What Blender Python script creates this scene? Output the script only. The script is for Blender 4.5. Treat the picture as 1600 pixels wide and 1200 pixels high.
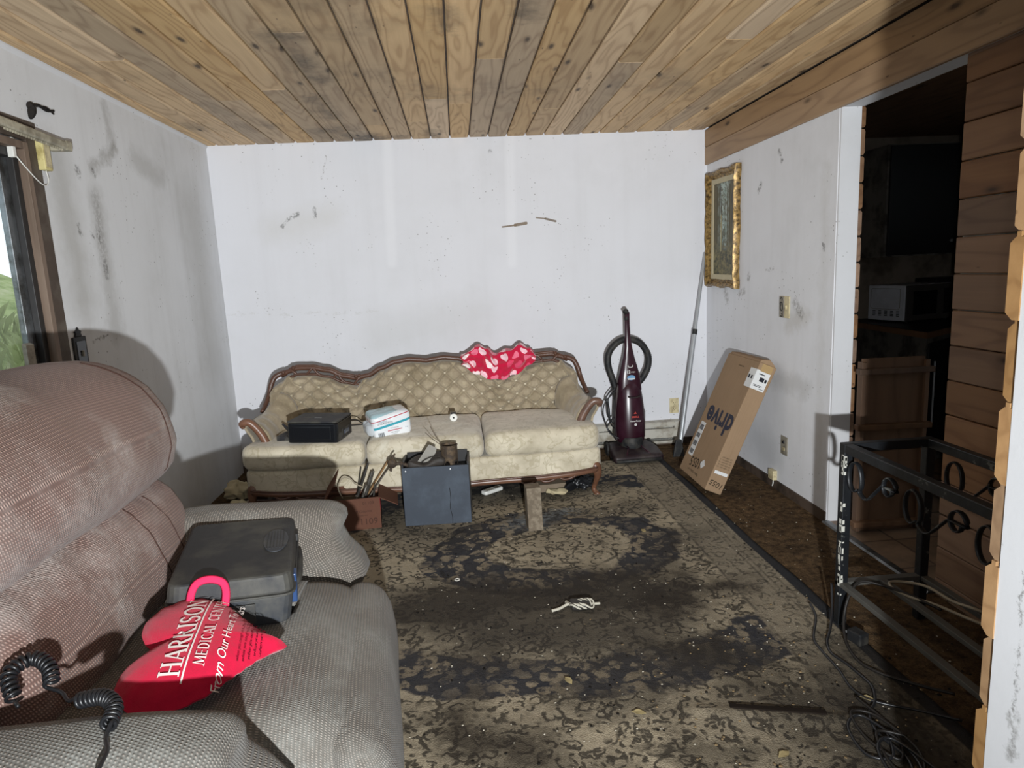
import bpy, bmesh, math, random
import numpy as np
from math import sin, cos, pi, radians
from mathutils import Vector, Matrix

for o in list(bpy.data.objects): bpy.data.objects.remove(o, do_unlink=True)
scene = bpy.context.scene
COL = scene.collection

# ------------------------------------------------------------------ camera
CAM_H = 1.434
F_PX, YAW, PITCH, ROLL = 1045.7, 0.0744, 0.1684, -0.0471
def make_camera():
    F = Vector((sin(YAW)*cos(PITCH), cos(YAW)*cos(PITCH), -sin(PITCH)))
    R = Vector((cos(YAW), -sin(YAW), 0)); U = R.cross(F)
    R2 = R*cos(ROLL) + U*sin(ROLL); U2 = -R*sin(ROLL) + U*cos(ROLL)
    cd = bpy.data.cameras.new('camera'); cd.sensor_width = 36.0; cd.lens = F_PX/1600*36.0
    cd.clip_start = 0.02; cd.clip_end = 200
    co = bpy.data.objects.new('camera', cd); COL.objects.link(co)
    m = Matrix((R2, U2, -F)).transposed().to_4x4(); m.translation = (0, 0, CAM_H)
    co.matrix_world = m; scene.camera = co
make_camera()

# ------------------------------------------------------------------ world, lamp, exposure
w = bpy.data.worlds.new('sky'); scene.world = w; w.use_nodes = True
wn = w.node_tree.nodes; wn['Background'].inputs[1].default_value = 1.25
wn['Background'].inputs[0].default_value = (0.80, 0.88, 1.0, 1)
# hand-held work lamp of the photographer, a little behind, right of and below the lens
LAMP_POS = Vector((0.13, -0.39, 1.12)); LAMP_AIM = Vector((-0.05, 5.1, 1.45))
ld = bpy.data.lights.new('hand_lamp', 'SPOT'); ld.energy = 605; ld.spot_size = radians(128); ld.spot_blend = 1.0
ld.shadow_soft_size = 0.022; ld.color = (.955, .985, 1.0)
ld.use_nodes = True; lt = ld.node_tree; em = lt.nodes['Emission']
fo = lt.nodes.new('ShaderNodeLightFalloff'); fo.inputs['Strength'].default_value = .19; lt.links.new(fo.outputs['Linear'], em.inputs['Strength'])
lo = bpy.data.objects.new('hand_lamp', ld); COL.objects.link(lo); lo.location = LAMP_POS
lo.rotation_euler = (LAMP_AIM-LAMP_POS).to_track_quat('-Z', 'Y').to_euler()
# weak fill lamp added beside the lens to brighten the kitchen
fd = bpy.data.lights.new('lens_fill', 'SPOT'); fd.energy = 32; fd.spot_size = radians(110); fd.spot_blend = 1.0; fd.shadow_soft_size = .006; fd.color = (.97, .985, 1.0)
fd.use_nodes = True; f2 = fd.node_tree.nodes.new('ShaderNodeLightFalloff'); f2.inputs['Strength'].default_value = .19
fd.node_tree.links.new(f2.outputs['Linear'], fd.node_tree.nodes['Emission'].inputs['Strength'])
fl = bpy.data.objects.new('lens_fill', fd); COL.objects.link(fl); fl.location = (.028, -.004, CAM_H+.012); fl.rotation_euler = scene.camera.matrix_world.to_euler()
vs = scene.view_settings; vs.view_transform = 'Standard'; vs.look = 'None'; vs.gamma = 1.0
vs.use_curve_mapping = False; vs.exposure = 0.57

# ------------------------------------------------------------------ geometry helpers
H = 2.40; XL, XR, YB = -1.711, 1.932, 5.113
def lin(c):
    if isinstance(c, str): c = tuple(int(c[i:i+2], 16) for i in (0, 2, 4))
    return tuple(((v/255)/12.92 if v/255 <= .04045 else ((v/255+.055)/1.055)**2.4) for v in c[:3])

class MB:
    """collects verts/faces; build() links ONE mesh object"""
    def __init__(s): s.v = []; s.f = []; s.uv = {}
    def add(s, vs_, fs):
        b = len(s.v); s.v += [tuple(map(float, q)) for q in vs_]; s.f += [tuple(b+i for i in f) for f in fs]; return s
    def box(s, x0, x1, y0, y1, z0, z1):
        return s.add([(x0,y0,z0),(x1,y0,z0),(x1,y1,z0),(x0,y1,z0),(x0,y0,z1),(x1,y0,z1),(x1,y1,z1),(x0,y1,z1)],
                     [(0,3,2,1),(4,5,6,7),(0,1,5,4),(1,2,6,5),(2,3,7,6),(3,0,4,7)])
    def prism(s, poly, axis, a0, a1):
        """extrude a 2D polygon along axis: 'x' -> (y,z), 'y' -> (x,z), 'z' -> (x,y)"""
        def p(q, a): return {'x': (a, q[0], q[1]), 'y': (q[0], a, q[1]), 'z': (q[0], q[1], a)}[axis]
        n = len(poly)
        return s.add([p(q, a0) for q in poly]+[p(q, a1) for q in poly],
                     [tuple(range(n))[::-1], tuple(range(n, 2*n))]+[(i, (i+1) % n, n+(i+1) % n, n+i) for i in range(n)])
    def tube(s, path, r, n=8, cap=True, flat=None, closed=False):
        """round tube along a polyline; r number or list; flat=(a,b) scales the section"""
        P = [Vector(q) for q in path]; m = len(P)
        rr = r if hasattr(r, '__len__') else [r]*m
        up = None; rings = []
        for i in range(m):
            if closed: t = (P[(i+1) % m]-P[i-1])
            else: t = (P[min(i+1, m-1)]-P[max(i-1, 0)])
            t = t.normalized() if t.length > 1e-9 else Vector((0, 0, 1))
            if up is None:
                a = Vector((0, 0, 1)) if abs(t.z) < .9 else Vector((1, 0, 0))
                up = (a-t*a.dot(t)).normalized()
            else:
                up = up-t*up.dot(t); up = up.normalized() if up.length > 1e-6 else t.orthogonal().normalized()
            sd = t.cross(up); fa, fb = flat or (1, 1)
            rings.append([P[i]+sd*(cos(2*pi*k/n)*rr[i]*fa)+up*(sin(2*pi*k/n)*rr[i]*fb) for k in range(n)])
        vsx = [q for ring in rings for q in ring]; fs = []
        for i in range(m if closed else m-1):
            j = (i+1) % m
            for k in range(n): fs.append((i*n+k, i*n+(k+1) % n, j*n+(k+1) % n, j*n+k))
        if cap and not closed: fs += [tuple(range(n))[::-1], tuple((m-1)*n+k for k in range(n))]
        return s.add(vsx, fs)
    def lathe(s, prof, n=24, c=(0, 0, 0), axis='z', ell=(1, 1)):
        """prof: (radius, height) list"""
        vsx = []; fs = []
        for (r, h) in prof:
            for k in range(n):
                a = 2*pi*k/n; x, y = r*cos(a)*ell[0], r*sin(a)*ell[1]
                q = {'z': (x, y, h), 'y': (x, h, y), 'x': (h, x, y)}[axis]
                vsx.append((c[0]+q[0], c[1]+q[1], c[2]+q[2]))
        for i in range(len(prof)-1):
            for k in range(n): fs.append((i*n+k, i*n+(k+1) % n, (i+1)*n+(k+1) % n, (i+1)*n+k))
        fs += [tuple(range(n))[::-1], tuple((len(prof)-1)*n+k for k in range(n))]
        return s.add(vsx, fs)
    def grid(s, fn, nu, nv, uv=None):
        b = len(s.v); vsx = [fn(i/nu, j/nv) for j in range(nv+1) for i in range(nu+1)]
        fs = [(j*(nu+1)+i, j*(nu+1)+i+1, (j+1)*(nu+1)+i+1, (j+1)*(nu+1)+i) for j in range(nv) for i in range(nu)]
        s.add(vsx, fs)
        if uv:
            k = 0
            for j in range(nv+1):
                for i in range(nu+1): s.uv[b+k] = uv(i/nu, j/nv); k += 1
        return s
    def xf(s, m):
        s.v = [tuple(m @ Vector(q)) for q in s.v]; return s
    def build(s, name, mat, parent=None, smooth=False, bevel=0, seg=2, subsurf=0, solid=0, weld=False, angle=None):
        me = bpy.data.meshes.new(name); me.from_pydata(s.v, [], s.f)
        if s.uv:
            l = me.uv_layers.new(name='UVMap')
            for lp in me.loops: l.data[lp.index].uv = s.uv.get(lp.vertex_index, (0, 0))
        bm = bmesh.new(); bm.from_mesh(me)
        if weld: bmesh.ops.remove_doubles(bm, verts=bm.verts, dist=1e-5)
        bmesh.ops.recalc_face_normals(bm, faces=bm.faces); bm.to_mesh(me); bm.free()
        return link(name, me, mat, parent, smooth, bevel, seg, subsurf, solid, angle)
def link(name, me, mat, parent=None, smooth=False, bevel=0, seg=2, subsurf=0, solid=0, angle=None):
    if mat is not None:
        me.materials.clear(); me.materials.append(mat)
    for p in me.polygons: p.use_smooth = bool(smooth)
    if angle is not None: me.set_sharp_from_angle(angle=radians(angle))
    o = bpy.data.objects.new(name, me); COL.objects.link(o)
    if parent: o.parent = parent
    if solid:
        md = o.modifiers.new('solid', 'SOLIDIFY'); md.thickness = solid; md.offset = 0
    if bevel:
        md = o.modifiers.new('bevel', 'BEVEL'); md.width = bevel; md.segments = seg; md.limit_method = 'ANGLE'; md.angle_limit = radians(35)
        md.harden_normals = False
    if subsurf:
        md = o.modifiers.new('sub', 'SUBSURF'); md.levels = md.render_levels = subsurf
    return o
def thing(name, label, cat, loc=(0, 0, 0), rz=0, group=None, rot=None):
    o = bpy.data.objects.new(name, None); COL.objects.link(o); o.empty_display_size = .05
    o.location = loc; o.rotation_euler = rot if rot else (0, 0, rz)
    return tag(o, label, cat, group)
def tag(o, label=None, cat=None, group=None, kind=None):
    if label: o['label'] = label
    if cat: o['category'] = cat
    if group: o['group'] = group
    if kind: o['kind'] = kind
    return o
def part(o, label=None, kind=None):
    if label: o['label'] = label
    if kind: o['kind'] = kind
    return o

def cushion(cx, cy, cz, sx, sy, sz, r, n=14, deform=None, puff=(0, 0, 0)):
    """rounded, puffed block of full sizes sx,sy,sz centred at c; UVs in metres by face. Returns (me-ready) MB with weld"""
    mb = MB(); hx, hy, hz = sx/2, sy/2, sz/2; r = min(r, hx, hy, hz)
    def lin_pts(h, m):
        # denser near the rounded ends
        inner = h-r; k = max(3, m//4)
        a = [-h+r*(1-cos(pi/2*i/k)) for i in range(k)]
        mid = [-inner+2*inner*i/m for i in range(m+1)] if inner > 1e-6 else [0.0]
        return a+mid+[-q for q in a[::-1]]
    gx, gy, gz = lin_pts(hx, n), lin_pts(hy, n), lin_pts(hz, max(4, n//2))
    def rnd(p):
        q = [max(-(h-r), min(h-r, c)) for c, h in zip(p, (hx, hy, hz))]
        d = [a-b for a, b in zip(p, q)]; l = math.sqrt(sum(t*t for t in d))
        out = [b+(t/l*r if l > 1e-9 else 0) for b, t in zip(q, d)] if l > 1e-9 else list(p)
        ux, uy, uz = out[0]/hx, out[1]/hy, out[2]/hz
        out[0] += puff[0]*hx*(1-uy*uy)*(1-uz*uz)*ux
        out[1] += puff[1]*hy*(1-ux*ux)*(1-uz*uz)*uy
        out[2] += puff[2]*hz*(1-ux*ux)*(1-uy*uy)*uz
        return out
    def face(A, B, mk, uvk):
        b = len(mb.v); na, nb = len(A), len(B)
        for j in B:
            for i in A:
                p = rnd(mk(i, j)); mb.v.append((p[0]+cx, p[1]+cy, p[2]+cz)); mb.uv[len(mb.v)-1] = uvk(i, j)
        for j in range(nb-1):
            for i in range(na-1): mb.f.append((b+j*na+i, b+j*na+i+1, b+(j+1)*na+i+1, b+(j+1)*na+i))
    for s in (-1, 1):
        face(gx, gy, lambda i, j: (i, j, s*hz), lambda i, j: (i, j))
        face(gx, gz, lambda i, j: (i, s*hy, j), lambda i, j: (i, j+s*1.7))
        face(gy, gz, lambda i, j: (s*hx, i, j), lambda i, j: (j+s*2.3, i))
    if deform: mb.v = [tuple(deform(*q)) for q in mb.v]
    return mb
def snoise(x, y, z=0, seed=0):
    from mathutils import noise
    return noise.noise(Vector((x+seed*7.3, y-seed*3.1, z+seed*1.7)))
def smooth_path(pts, k=8, closed=False):
    """Catmull-Rom"""
    P = [Vector(p) for p in pts]; out = []; n = len(P)
    for i in range(n if closed else n-1):
        p0, p1, p2, p3 = (P[(i-1) % n], P[i], P[(i+1) % n], P[(i+2) % n]) if closed else (P[max(i-1, 0)], P[i], P[i+1], P[min(i+2, n-1)])
        for j in range(k):
            t = j/k
            out.append(.5*((2*p1)+(-p0+p2)*t+(2*p0-5*p1+4*p2-p3)*t*t+(-p0+3*p1-3*p2+p3)*t**3))
    if not closed: out.append(P[-1])
    return out
def text_mesh(s, size, align='CENTER', shear=0, bold=0, space=1.0):
    cu = bpy.data.curves.new('lettering', 'FONT'); cu.body = s; cu.size = size; cu.align_x = align; cu.align_y = 'CENTER'
    cu.shear = shear; cu.offset = bold; cu.space_character = space; cu.resolution_u = 3
    o = bpy.data.objects.new('lettering', cu); COL.objects.link(o)
    dg = bpy.context.evaluated_depsgraph_get(); me = bpy.data.meshes.new_from_object(o.evaluated_get(dg))
    bpy.data.objects.remove(o, do_unlink=True); bpy.data.curves.remove(cu)
    return me
def text_on(s, size, mat, parent, mtx, name='lettering', fn=None, **kw):
    me = text_mesh(s, size, **kw)
    for v in me.vertices:
        q = mtx @ v.co; v.co = fn(q) if fn else q
    return link(name, me, mat, parent)

# ------------------------------------------------------------------ material helpers
class NT:
    def __init__(s, name):
        s.m = bpy.data.materials.new(name); s.m.use_nodes = True; s.t = s.m.node_tree; s.n = s.t.nodes
        s.b = s.n['Principled BSDF']
    def new(s, typ, ins=None, **kw):
        x = s.n.new(typ)
        for k, v in kw.items(): setattr(x, k, v)
        for k, v in (ins or {}).items():
            i = x.inputs[k]
            if hasattr(v, 'is_output') or isinstance(v, bpy.types.NodeSocket): s.t.links.new(v, i)
            else:
                if isinstance(v, (tuple, list)) and len(v) == 3 and i.type == 'RGBA': v = (*v, 1)
                i.default_value = v
        return x
    def math(s, op, a, b=0.0, c=0.0, clamp=False):
        return s.new('ShaderNodeMath', {0: a, 1: b, 2: c}, operation=op, use_clamp=clamp).outputs[0]
    def vmath(s, op, a, b=(0, 0, 0)):
        x = s.new('ShaderNodeVectorMath', {0: a, 1: b}, operation=op)
        return x.outputs['Value'] if op in ('LENGTH', 'DOT_PRODUCT', 'DISTANCE') else x.outputs[0]
    def ramp(s, fac, stops, interp='LINEAR'):
        x = s.new('ShaderNodeValToRGB', {0: fac}); cr = x.color_ramp; cr.interpolation = interp
        while len(cr.elements) < len(stops): cr.elements.new(.5)
        for e, (p, c) in zip(cr.elements, stops):
            e.position = p; e.color = (c, c, c, 1) if not hasattr(c, '__len__') else (*c[:3], 1)
        return x.outputs[0]
    def mix(s, fac, a, b, mode='MIX'):
        x = s.new('ShaderNodeMix', data_type='RGBA', blend_type=mode)
        for i, v in ((0, fac), (6, a), (7, b)):
            if isinstance(v, bpy.types.NodeSocket): s.t.links.new(v, x.inputs[i])
            else:
                if isinstance(v, (tuple, list)) and len(v) == 3: v = (*v, 1)
                x.inputs[i].default_value = v
        return x.outputs[2]
    def pos(s): return s.new('ShaderNodeNewGeometry').outputs['Position']
    def obj(s): return s.new('ShaderNodeTexCoord').outputs['Object']
    def uv(s): return s.new('ShaderNodeTexCoord').outputs['UV']
    def rnd(s): return s.new('ShaderNodeObjectInfo').outputs['Random']
    def map(s, v, scale=(1, 1, 1), loc=(0, 0, 0), rot=(0, 0, 0)):
        return s.new('ShaderNodeMapping', {'Vector': v, 'Scale': scale, 'Location': loc, 'Rotation': rot}).outputs[0]
    def noise(s, v, scale, detail=4, rough=.55, dist=0, col=False):
        x = s.new('ShaderNodeTexNoise', {'Vector': v, 'Scale': scale, 'Detail': detail, 'Roughness': rough, 'Distortion': dist})
        return x.outputs['Color' if col else 'Fac']
    def vor(s, v, scale, feature='F1', out='Distance', rand=1.0, dim='3D'):
        return s.new('ShaderNodeTexVoronoi', {'Vector': v, 'Scale': scale, 'Randomness': rand}, feature=feature, voronoi_dimensions=dim).outputs[out]
    def sep(s, v): return s.new('ShaderNodeSeparateXYZ', {0: v}).outputs
    def comb(s, x, y, z=0.0): return s.new('ShaderNodeCombineXYZ', {0: x, 1: y, 2: z}).outputs[0]
    def bump(s, h, strength=.3, dist=.01, prev=None):
        ins = {'Height': h, 'Strength': strength, 'Distance': dist}
        if prev: ins['Normal'] = prev
        return s.new('ShaderNodeBump', ins).outputs[0]
    def out(s, color=None, rough=.6, spec=.4, metal=0, normal=None, **kw):
        for k, v in (('Base Color', color), ('Roughness', rough), ('Specular IOR Level', spec), ('Metallic', metal), ('Normal', normal), *kw.items()):
            if v is None: continue
            k = k.replace('_', ' '); i = s.b.inputs[k]
            if isinstance(v, bpy.types.NodeSocket): s.t.links.new(v, i)
            else:
                if isinstance(v, (tuple, list)) and len(v) == 3 and i.type == 'RGBA': v = (*v, 1)
                i.default_value = v
        return s.m
    def seg(s, pos, a, b, r0, r1):
        """1 inside a capsule a-b (radius r0), fading to 0 at r1"""
        a = Vector(a); b = Vector(b); ba = b-a
        pa = s.vmath('SUBTRACT', pos, tuple(a))
        h = s.math('DIVIDE', s.vmath('DOT_PRODUCT', pa, tuple(ba)), max(ba.dot(ba), 1e-6), clamp=True)
        q = s.new('ShaderNodeVectorMath', {0: tuple(ba), 'Scale': h}, operation='SCALE').outputs[0]
        d = s.vmath('DISTANCE', pa, q)
        return s.new('ShaderNodeMapRange', {0: d, 1: r0, 2: r1, 3: 1.0, 4: 0.0}).outputs[0]

def plain(name, c, rough=.55, spec=.4, metal=0, var=.12, scale=20, bump=0, bscale=200, coord='obj', dirt=None, dscale=6, **kw):
    """one colour with slight mottling; optional dirt colour patches; optional bump"""
    n = NT(name); co = n.obj(); c = lin(c)
    f = n.noise(co, scale, 4)
    col = n.mix(f, tuple(v*(1-var) for v in c), tuple(min(1, v*(1+var)) for v in c))
    if dirt:
        dm = n.ramp(n.noise(co, dscale, 6, .65), [(.46, 0.0), (.62, 1.0)])
        col = n.mix(dm, col, lin(dirt))
    nm = n.bump(n.noise(co, bscale, 3), bump, .002) if bump else None
    return n.out(col, rough, spec, metal, nm, **kw)

MOLDS = [((-.78,4.72,2.4),(-.62,5.05,2.4),.22,.85), ((-.55,5.0,2.4),(-.35,5.05,2.4),.12,.75), ((-.66,2.95,2.4),(-.62,3.6,2.4),.12,.7), ((-.70,3.9,2.4),(-.72,4.4,2.4),.10,.6), ((.0,2.7,2.4),(.02,2.85,2.4),.10,.55), ((.33,2.65,2.4),(.34,2.8,2.4),.09,.6), ((-.12,4.85,2.4),(-.10,5.05,2.4),.10,.6), ((-1.3,3.9,2.4),(-1.1,4.6,2.4),.08,.5)]
def wood(name, light, dark, axis='y', ring=9, knots=True, mold=0.0, rough=.6, spec=.3, across=1.0):
    """board wood with grain along axis, knots, per-board tint; mold = strength of grey blotches in room space"""
    n = NT(name); co = n.obj(); rd = n.rnd()
    off = n.comb(n.math('MULTIPLY', rd, 37.0), n.math('MULTIPLY', rd, 53.0), n.math('MULTIPLY', rd, 71.0))
    p = n.vmath('ADD', co, off)
    sc = {'x': (.12, 1, 1), 'y': (1, .12, 1), 'z': (1, 1, .12)}[axis]
    q = n.map(p, tuple(a*across for a in sc))
    g = n.noise(q, 6.5, 2, .45)
    r = n.math('SINE', n.math('MULTIPLY', g, ring*9.0))
    rings = n.ramp(n.math('MULTIPLY_ADD', r, .5, .5), [(0.0, 0.0), (.75, .35), (1.0, 1.0)])
    fib = n.noise(n.map(p, tuple(a if a == 1 else a*.25 for a in sc)), 90, 3, .6)
    l, d = lin(light), lin(dark)
    col = n.mix(n.math('MULTIPLY_ADD', rings, .42, n.math('MULTIPLY', fib, .38), clamp=True), l, d)
    hsv = n.new('ShaderNodeHueSaturation', {'Hue': .5, 'Saturation': n.math('MULTIPLY_ADD', n.math('FRACT', n.math('MULTIPLY', rd, 17.3)), .35, .8), 'Value': n.math('MULTIPLY_ADD', rd, .42, .78), 'Color': col})
    col = hsv.outputs[0]
    if knots:
        ks = {'x': (2.6, 8, 8), 'y': (8, 2.6, 8), 'z': (8, 8, 2.6)}[axis]
        kd = n.vor(n.map(p, ks), 1.0)
        col = n.mix(n.ramp(kd, [(.055, .85), (.10, .35), (.16, 0.0)]), col, lin('2e2016'))
        k2 = n.vor(n.map(p, tuple(a*2.6 for a in ks)), 1.0)
        col = n.mix(n.math('MULTIPLY', n.ramp(k2, [(.05, 1.0), (.10, 0.0)]), n.ramp(n.noise(p, 5, 2), [(.45, 0.0), (.55, .75)])), col, lin('3a2818'))
    wp = n.pos()
    if mold:
        mm = n.ramp(n.noise(wp, 1.15, 5, .6), [(.53, 0.0), (.68, 1.0)])
        m2 = n.ramp(n.noise(wp, 4.5, 6, .7), [(.38, 0.0), (.62, 1.0)])
        col = n.mix(n.math('MULTIPLY', n.math('MULTIPLY', mm, m2), mold), col, lin('453f37'))
        wb = n.vmath('ADD', wp, n.vmath('MULTIPLY', n.vmath('SUBTRACT', n.noise(wp, 6, 5, .7, col=True), (.5, .5, .5)), (.22, .5, 0)))
        for a_, b_, r_, k_ in MOLDS: col = n.mix(n.math('MULTIPLY', n.math('MULTIPLY', n.seg(wb, a_, b_, .01, r_), n.math('MULTIPLY_ADD', m2, .7, .3)), k_), col, lin('2f2c28'))
    h = n.math('MULTIPLY_ADD', rings, -.5, n.math('MULTIPLY', fib, -.5))
    return n.out(col, rough, spec, 0, n.bump(h, .35, .002))

M = {}
def wall_mat(name, base, dirt_amt, marks=(), streaks=(), extra=None):
    n = NT(name); p = n.pos()
    b = lin(base)
    big = n.noise(p, .9, 5, .6); mid = n.noise(p, 5, 6, .65)
    dirt = n.math('MULTIPLY', n.ramp(big, [(.40, 0.0), (.75, 1.0)]), n.ramp(mid, [(.35, .25), (.7, 1.0)]))
    col = n.mix(n.math('MULTIPLY', dirt, dirt_amt), b, lin('8a8780'))
    drip = n.noise(n.map(p, (7, 7, .5)), 1.6, 5, .6)
    col = n.mix(n.math('MULTIPLY', n.ramp(drip, [(.5, 0.0), (.8, 1.0)]), dirt_amt*.4), col, lin('8d8a85'))
    # fly specks
    sp = n.vor(p, 30, rand=1.0); gate = n.ramp(n.noise(p, 3.0, 3), [(.52, 0.0), (.6, 1.0)])
    col = n.mix(n.math('MULTIPLY', n.math('MULTIPLY', n.ramp(sp, [(.08, 1.0), (.14, 0.0)]), gate), .7), col, lin('4a463f'))
    wob = n.vmath('ADD', p, n.vmath('MULTIPLY', n.vmath('SUBTRACT', n.noise(p, 9, 5, .7, col=True), (.5, .5, .5)), (.16, .16, .16)))
    for st in streaks:   # broad stains and paint patches with soft edges (a seventh entry: straight edged)
        a, bb, r0, r1, c, k = st[:6]
        col = n.mix(n.math('MULTIPLY', n.seg(p if len(st) > 6 else wob, a, bb, r0, r1), k), col, lin(c))
    brk = n.ramp(n.noise(p, 55, 4, .7), [(.40, 0.0), (.56, 1.0)])
    wob2 = n.vmath('ADD', p, n.vmath('MULTIPLY', n.vmath('SUBTRACT', n.noise(p, 32, 5, .75, col=True), (.5, .5, .5)), (.06, .06, .06)))
    for (a, bb, r0, r1, c, k) in marks:     # scuffs and scratches
        col = n.mix(n.math('MULTIPLY', n.math('MULTIPLY', n.seg(wob2, a, bb, r0, r1*1.5), brk), k), col, lin(c))
    h = n.noise(p, 160, 3, .6)
    nm = n.bump(n.noise(p, 28, 3), .10, .004, n.bump(h, .12, .001))
    return n.out(col, .9, .08, 0, nm)

# ------------------------------------------------------------------ setting materials
M['wall_back'] = wall_mat('wall_back', 'd3d4d9', .16,
    marks=[((-1.245,YB,1.819),(-1.184,YB,1.876),.004,.010,'50504e',.7), ((-1.184,YB,1.876),(-1.122,YB,1.905),.006,.014,'4c4c4a',.75), ((-1.0,YB,1.94),(-1.0,YB,1.88),.004,.009,'505050',.7),
           ((-.882,YB,2.30),(-.926,YB,2.145),.001,.004,'77746e',.7), ((.30,YB,2.30),(.31,YB,2.30),.005,.009,'505050',.6)],
    streaks=[((-.437,YB,2.40),(-.472,YB,1.53),.018,.05,'e6e7eb',.26,1), ((.449,YB,2.40),(.425,YB,1.49),.018,.05,'e6e7eb',.26,1),
             ((.365,YB,1.755),(.47,YB,1.764),.004,.008,'7a6b59',.9,1), ((.46,YB,1.764),(.544,YB,1.775),.009,.013,'7a6b59',.9,1), ((.622,YB,1.812),(.69,YB,1.802),.003,.007,'7a6b59',.85,1), ((.69,YB,1.802),(.766,YB,1.780),.006,.010,'6b5d4c',.85,1),
             ((-1.7,YB,1.205),(-.6,YB,1.169),.002,.012,'b4b3b0',.35), ((-1.3,YB,1.80),(-.9,YB,1.88),.02,.16,'c4c3c1',.45), ((-.6,YB,1.0),(.1,YB,1.1),.05,.25,'bcbcbb',.35)])
X = XL
M['wall_left'] = wall_mat('wall_left', 'd6d8db', .38,
    marks=[((X,3.49,1.87),(X,3.485,1.53),.010,.035,'6d6a66',.35), ((X,3.485,1.55),(X,3.49,1.50),.012,.02,'4f4d4a',.45), ((X,3.46,1.72),(X,3.47,1.66),.008,.016,'55524e',.5), ((X,3.50,2.0),(X,3.51,1.98),.008,.014,'45423e',.6), ((X,3.36,1.99),(X,3.365,1.96),.008,.016,'45423e',.6),
           ((X,3.27,1.192),(X,3.424,1.217),.002,.006,'4d4a44',.8), ((X,3.30,1.73),(X,3.31,1.69),.005,.012,'4a4742',.6), ((X,3.40,1.70),(X,3.42,1.68),.004,.01,'4a4742',.6)],
    streaks=[((X,3.49,1.87),(X,3.50,1.22),.02,.10,'94928d',.4), ((X,3.70,2.32),(X,3.73,2.14),.012,.06,'8a8883',.4), ((X,3.73,2.14),(X,3.49,2.0),.005,.05,'8a8883',.5),
             ((X,3.97,2.124),(X,4.28,2.075),.02,.10,'9a9995',.35), ((X,3.2,2.0),(X,3.25,1.4),.02,.16,'9a9892',.45), ((X,4.7,1.9),(X,4.75,.9),.05,.3,'a2a19d',.4)])
X = XR
M['wall_right'] = wall_mat('wall_right', 'dadbdf', .25,
    marks=[((X,4.227,1.85),(X,4.19,1.895),.006,.014,'3f3d3b',.8), ((X,3.94,2.03),(X,3.965,2.05),.005,.012,'4a4845',.8), ((X,3.92,2.0),(X,3.93,1.99),.006,.012,'45423f',.7),
           ((X,4.35,1.33),(X,4.36,1.30),.01,.02,'55524e',.6), ((X,3.73,1.17),(X,3.66,1.11),.012,.03,'6a655d',.5), ((X,4.1,1.36),(X,4.0,1.37),.002,.008,'6a6864',.5), ((X,3.45,1.5),(X,3.44,1.47),.006,.012,'4a4845',.7), ((X,4.75,1.22),(X,4.70,1.15),.01,.03,'6d6963',.5), ((X,4.5,1.2),(X,4.42,1.22),.006,.02,'6d6963',.5)],
    streaks=[((X,4.15,.69),(X,3.6,.70),.02,.09,'a9a8a6',.4), ((X,3.44,1.9),(X,3.44,.2),.005,.06,'b3b1ac',.25), ((X,4.9,.4),(X,4.0,.2),.03,.2,'b0b2b5',.5), ((X,3.80,1.05),(X,3.62,1.10),.02,.09,'b0aba2',.4)])
M['jamb'] = wall_mat('white_jamb', 'cfd0d3', .22)
M['partition_white'] = wall_mat('partition_white', 'c4c5c8', .25, marks=[((.845,.90,.93),(.845,.9,.70),.001,.004,'55534f',.7), ((.845,.898,.70),(.845,.893,.62),.004,.010,'5a5750',.6)])
M['far_wall'] = wall_mat('far_wall', 'b9b8b4', .4)
M['ceiling_plank'] = wood('ceiling_plank', 'ceb28b', '967653', 'y', ring=8, mold=.45)
M['fascia'] = wood('fascia_board', 'a3825a', '7a5c3e', 'y', ring=5, rough=.55)
M['plank_wall'] = wood('plank_wall', '8f7056', '684c3a', 'y', ring=5)
M['board_end'] = plain('board_end', 'b98d5c', .8, .2, var=.25, scale=60, bump=.4, bscale=300)
M['cut_board'] = wood('cut_board', 'a07c52', '7c5a36', 'x', ring=5)
M['brown_trim'] = wood('brown_trim', '7f6b5b', '574639', 'z', ring=4, knots=False)
M['dark_trim'] = plain('dark_trim', '4b4038', .7, .3, var=.25, scale=14, dirt='5d554c')
M['aluminium'] = plain('aluminium', '83878a', .42, .5, .85, var=.2, scale=12, dirt='4a4a48')
M['bronze_frame'] = plain('bronze_frame', '3d3c3c', .5, .4, .5, var=.2, scale=20)
M['baseboard'] = plain('baseboard', '4f4238', .7, .3, var=.3, scale=8, dirt='2c241d')
M['kitchen_wall'] = plain('kitchen_wall', '8a7f72', .8, .2, var=.3, scale=5, dirt='5d5348', dscale=3)

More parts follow.
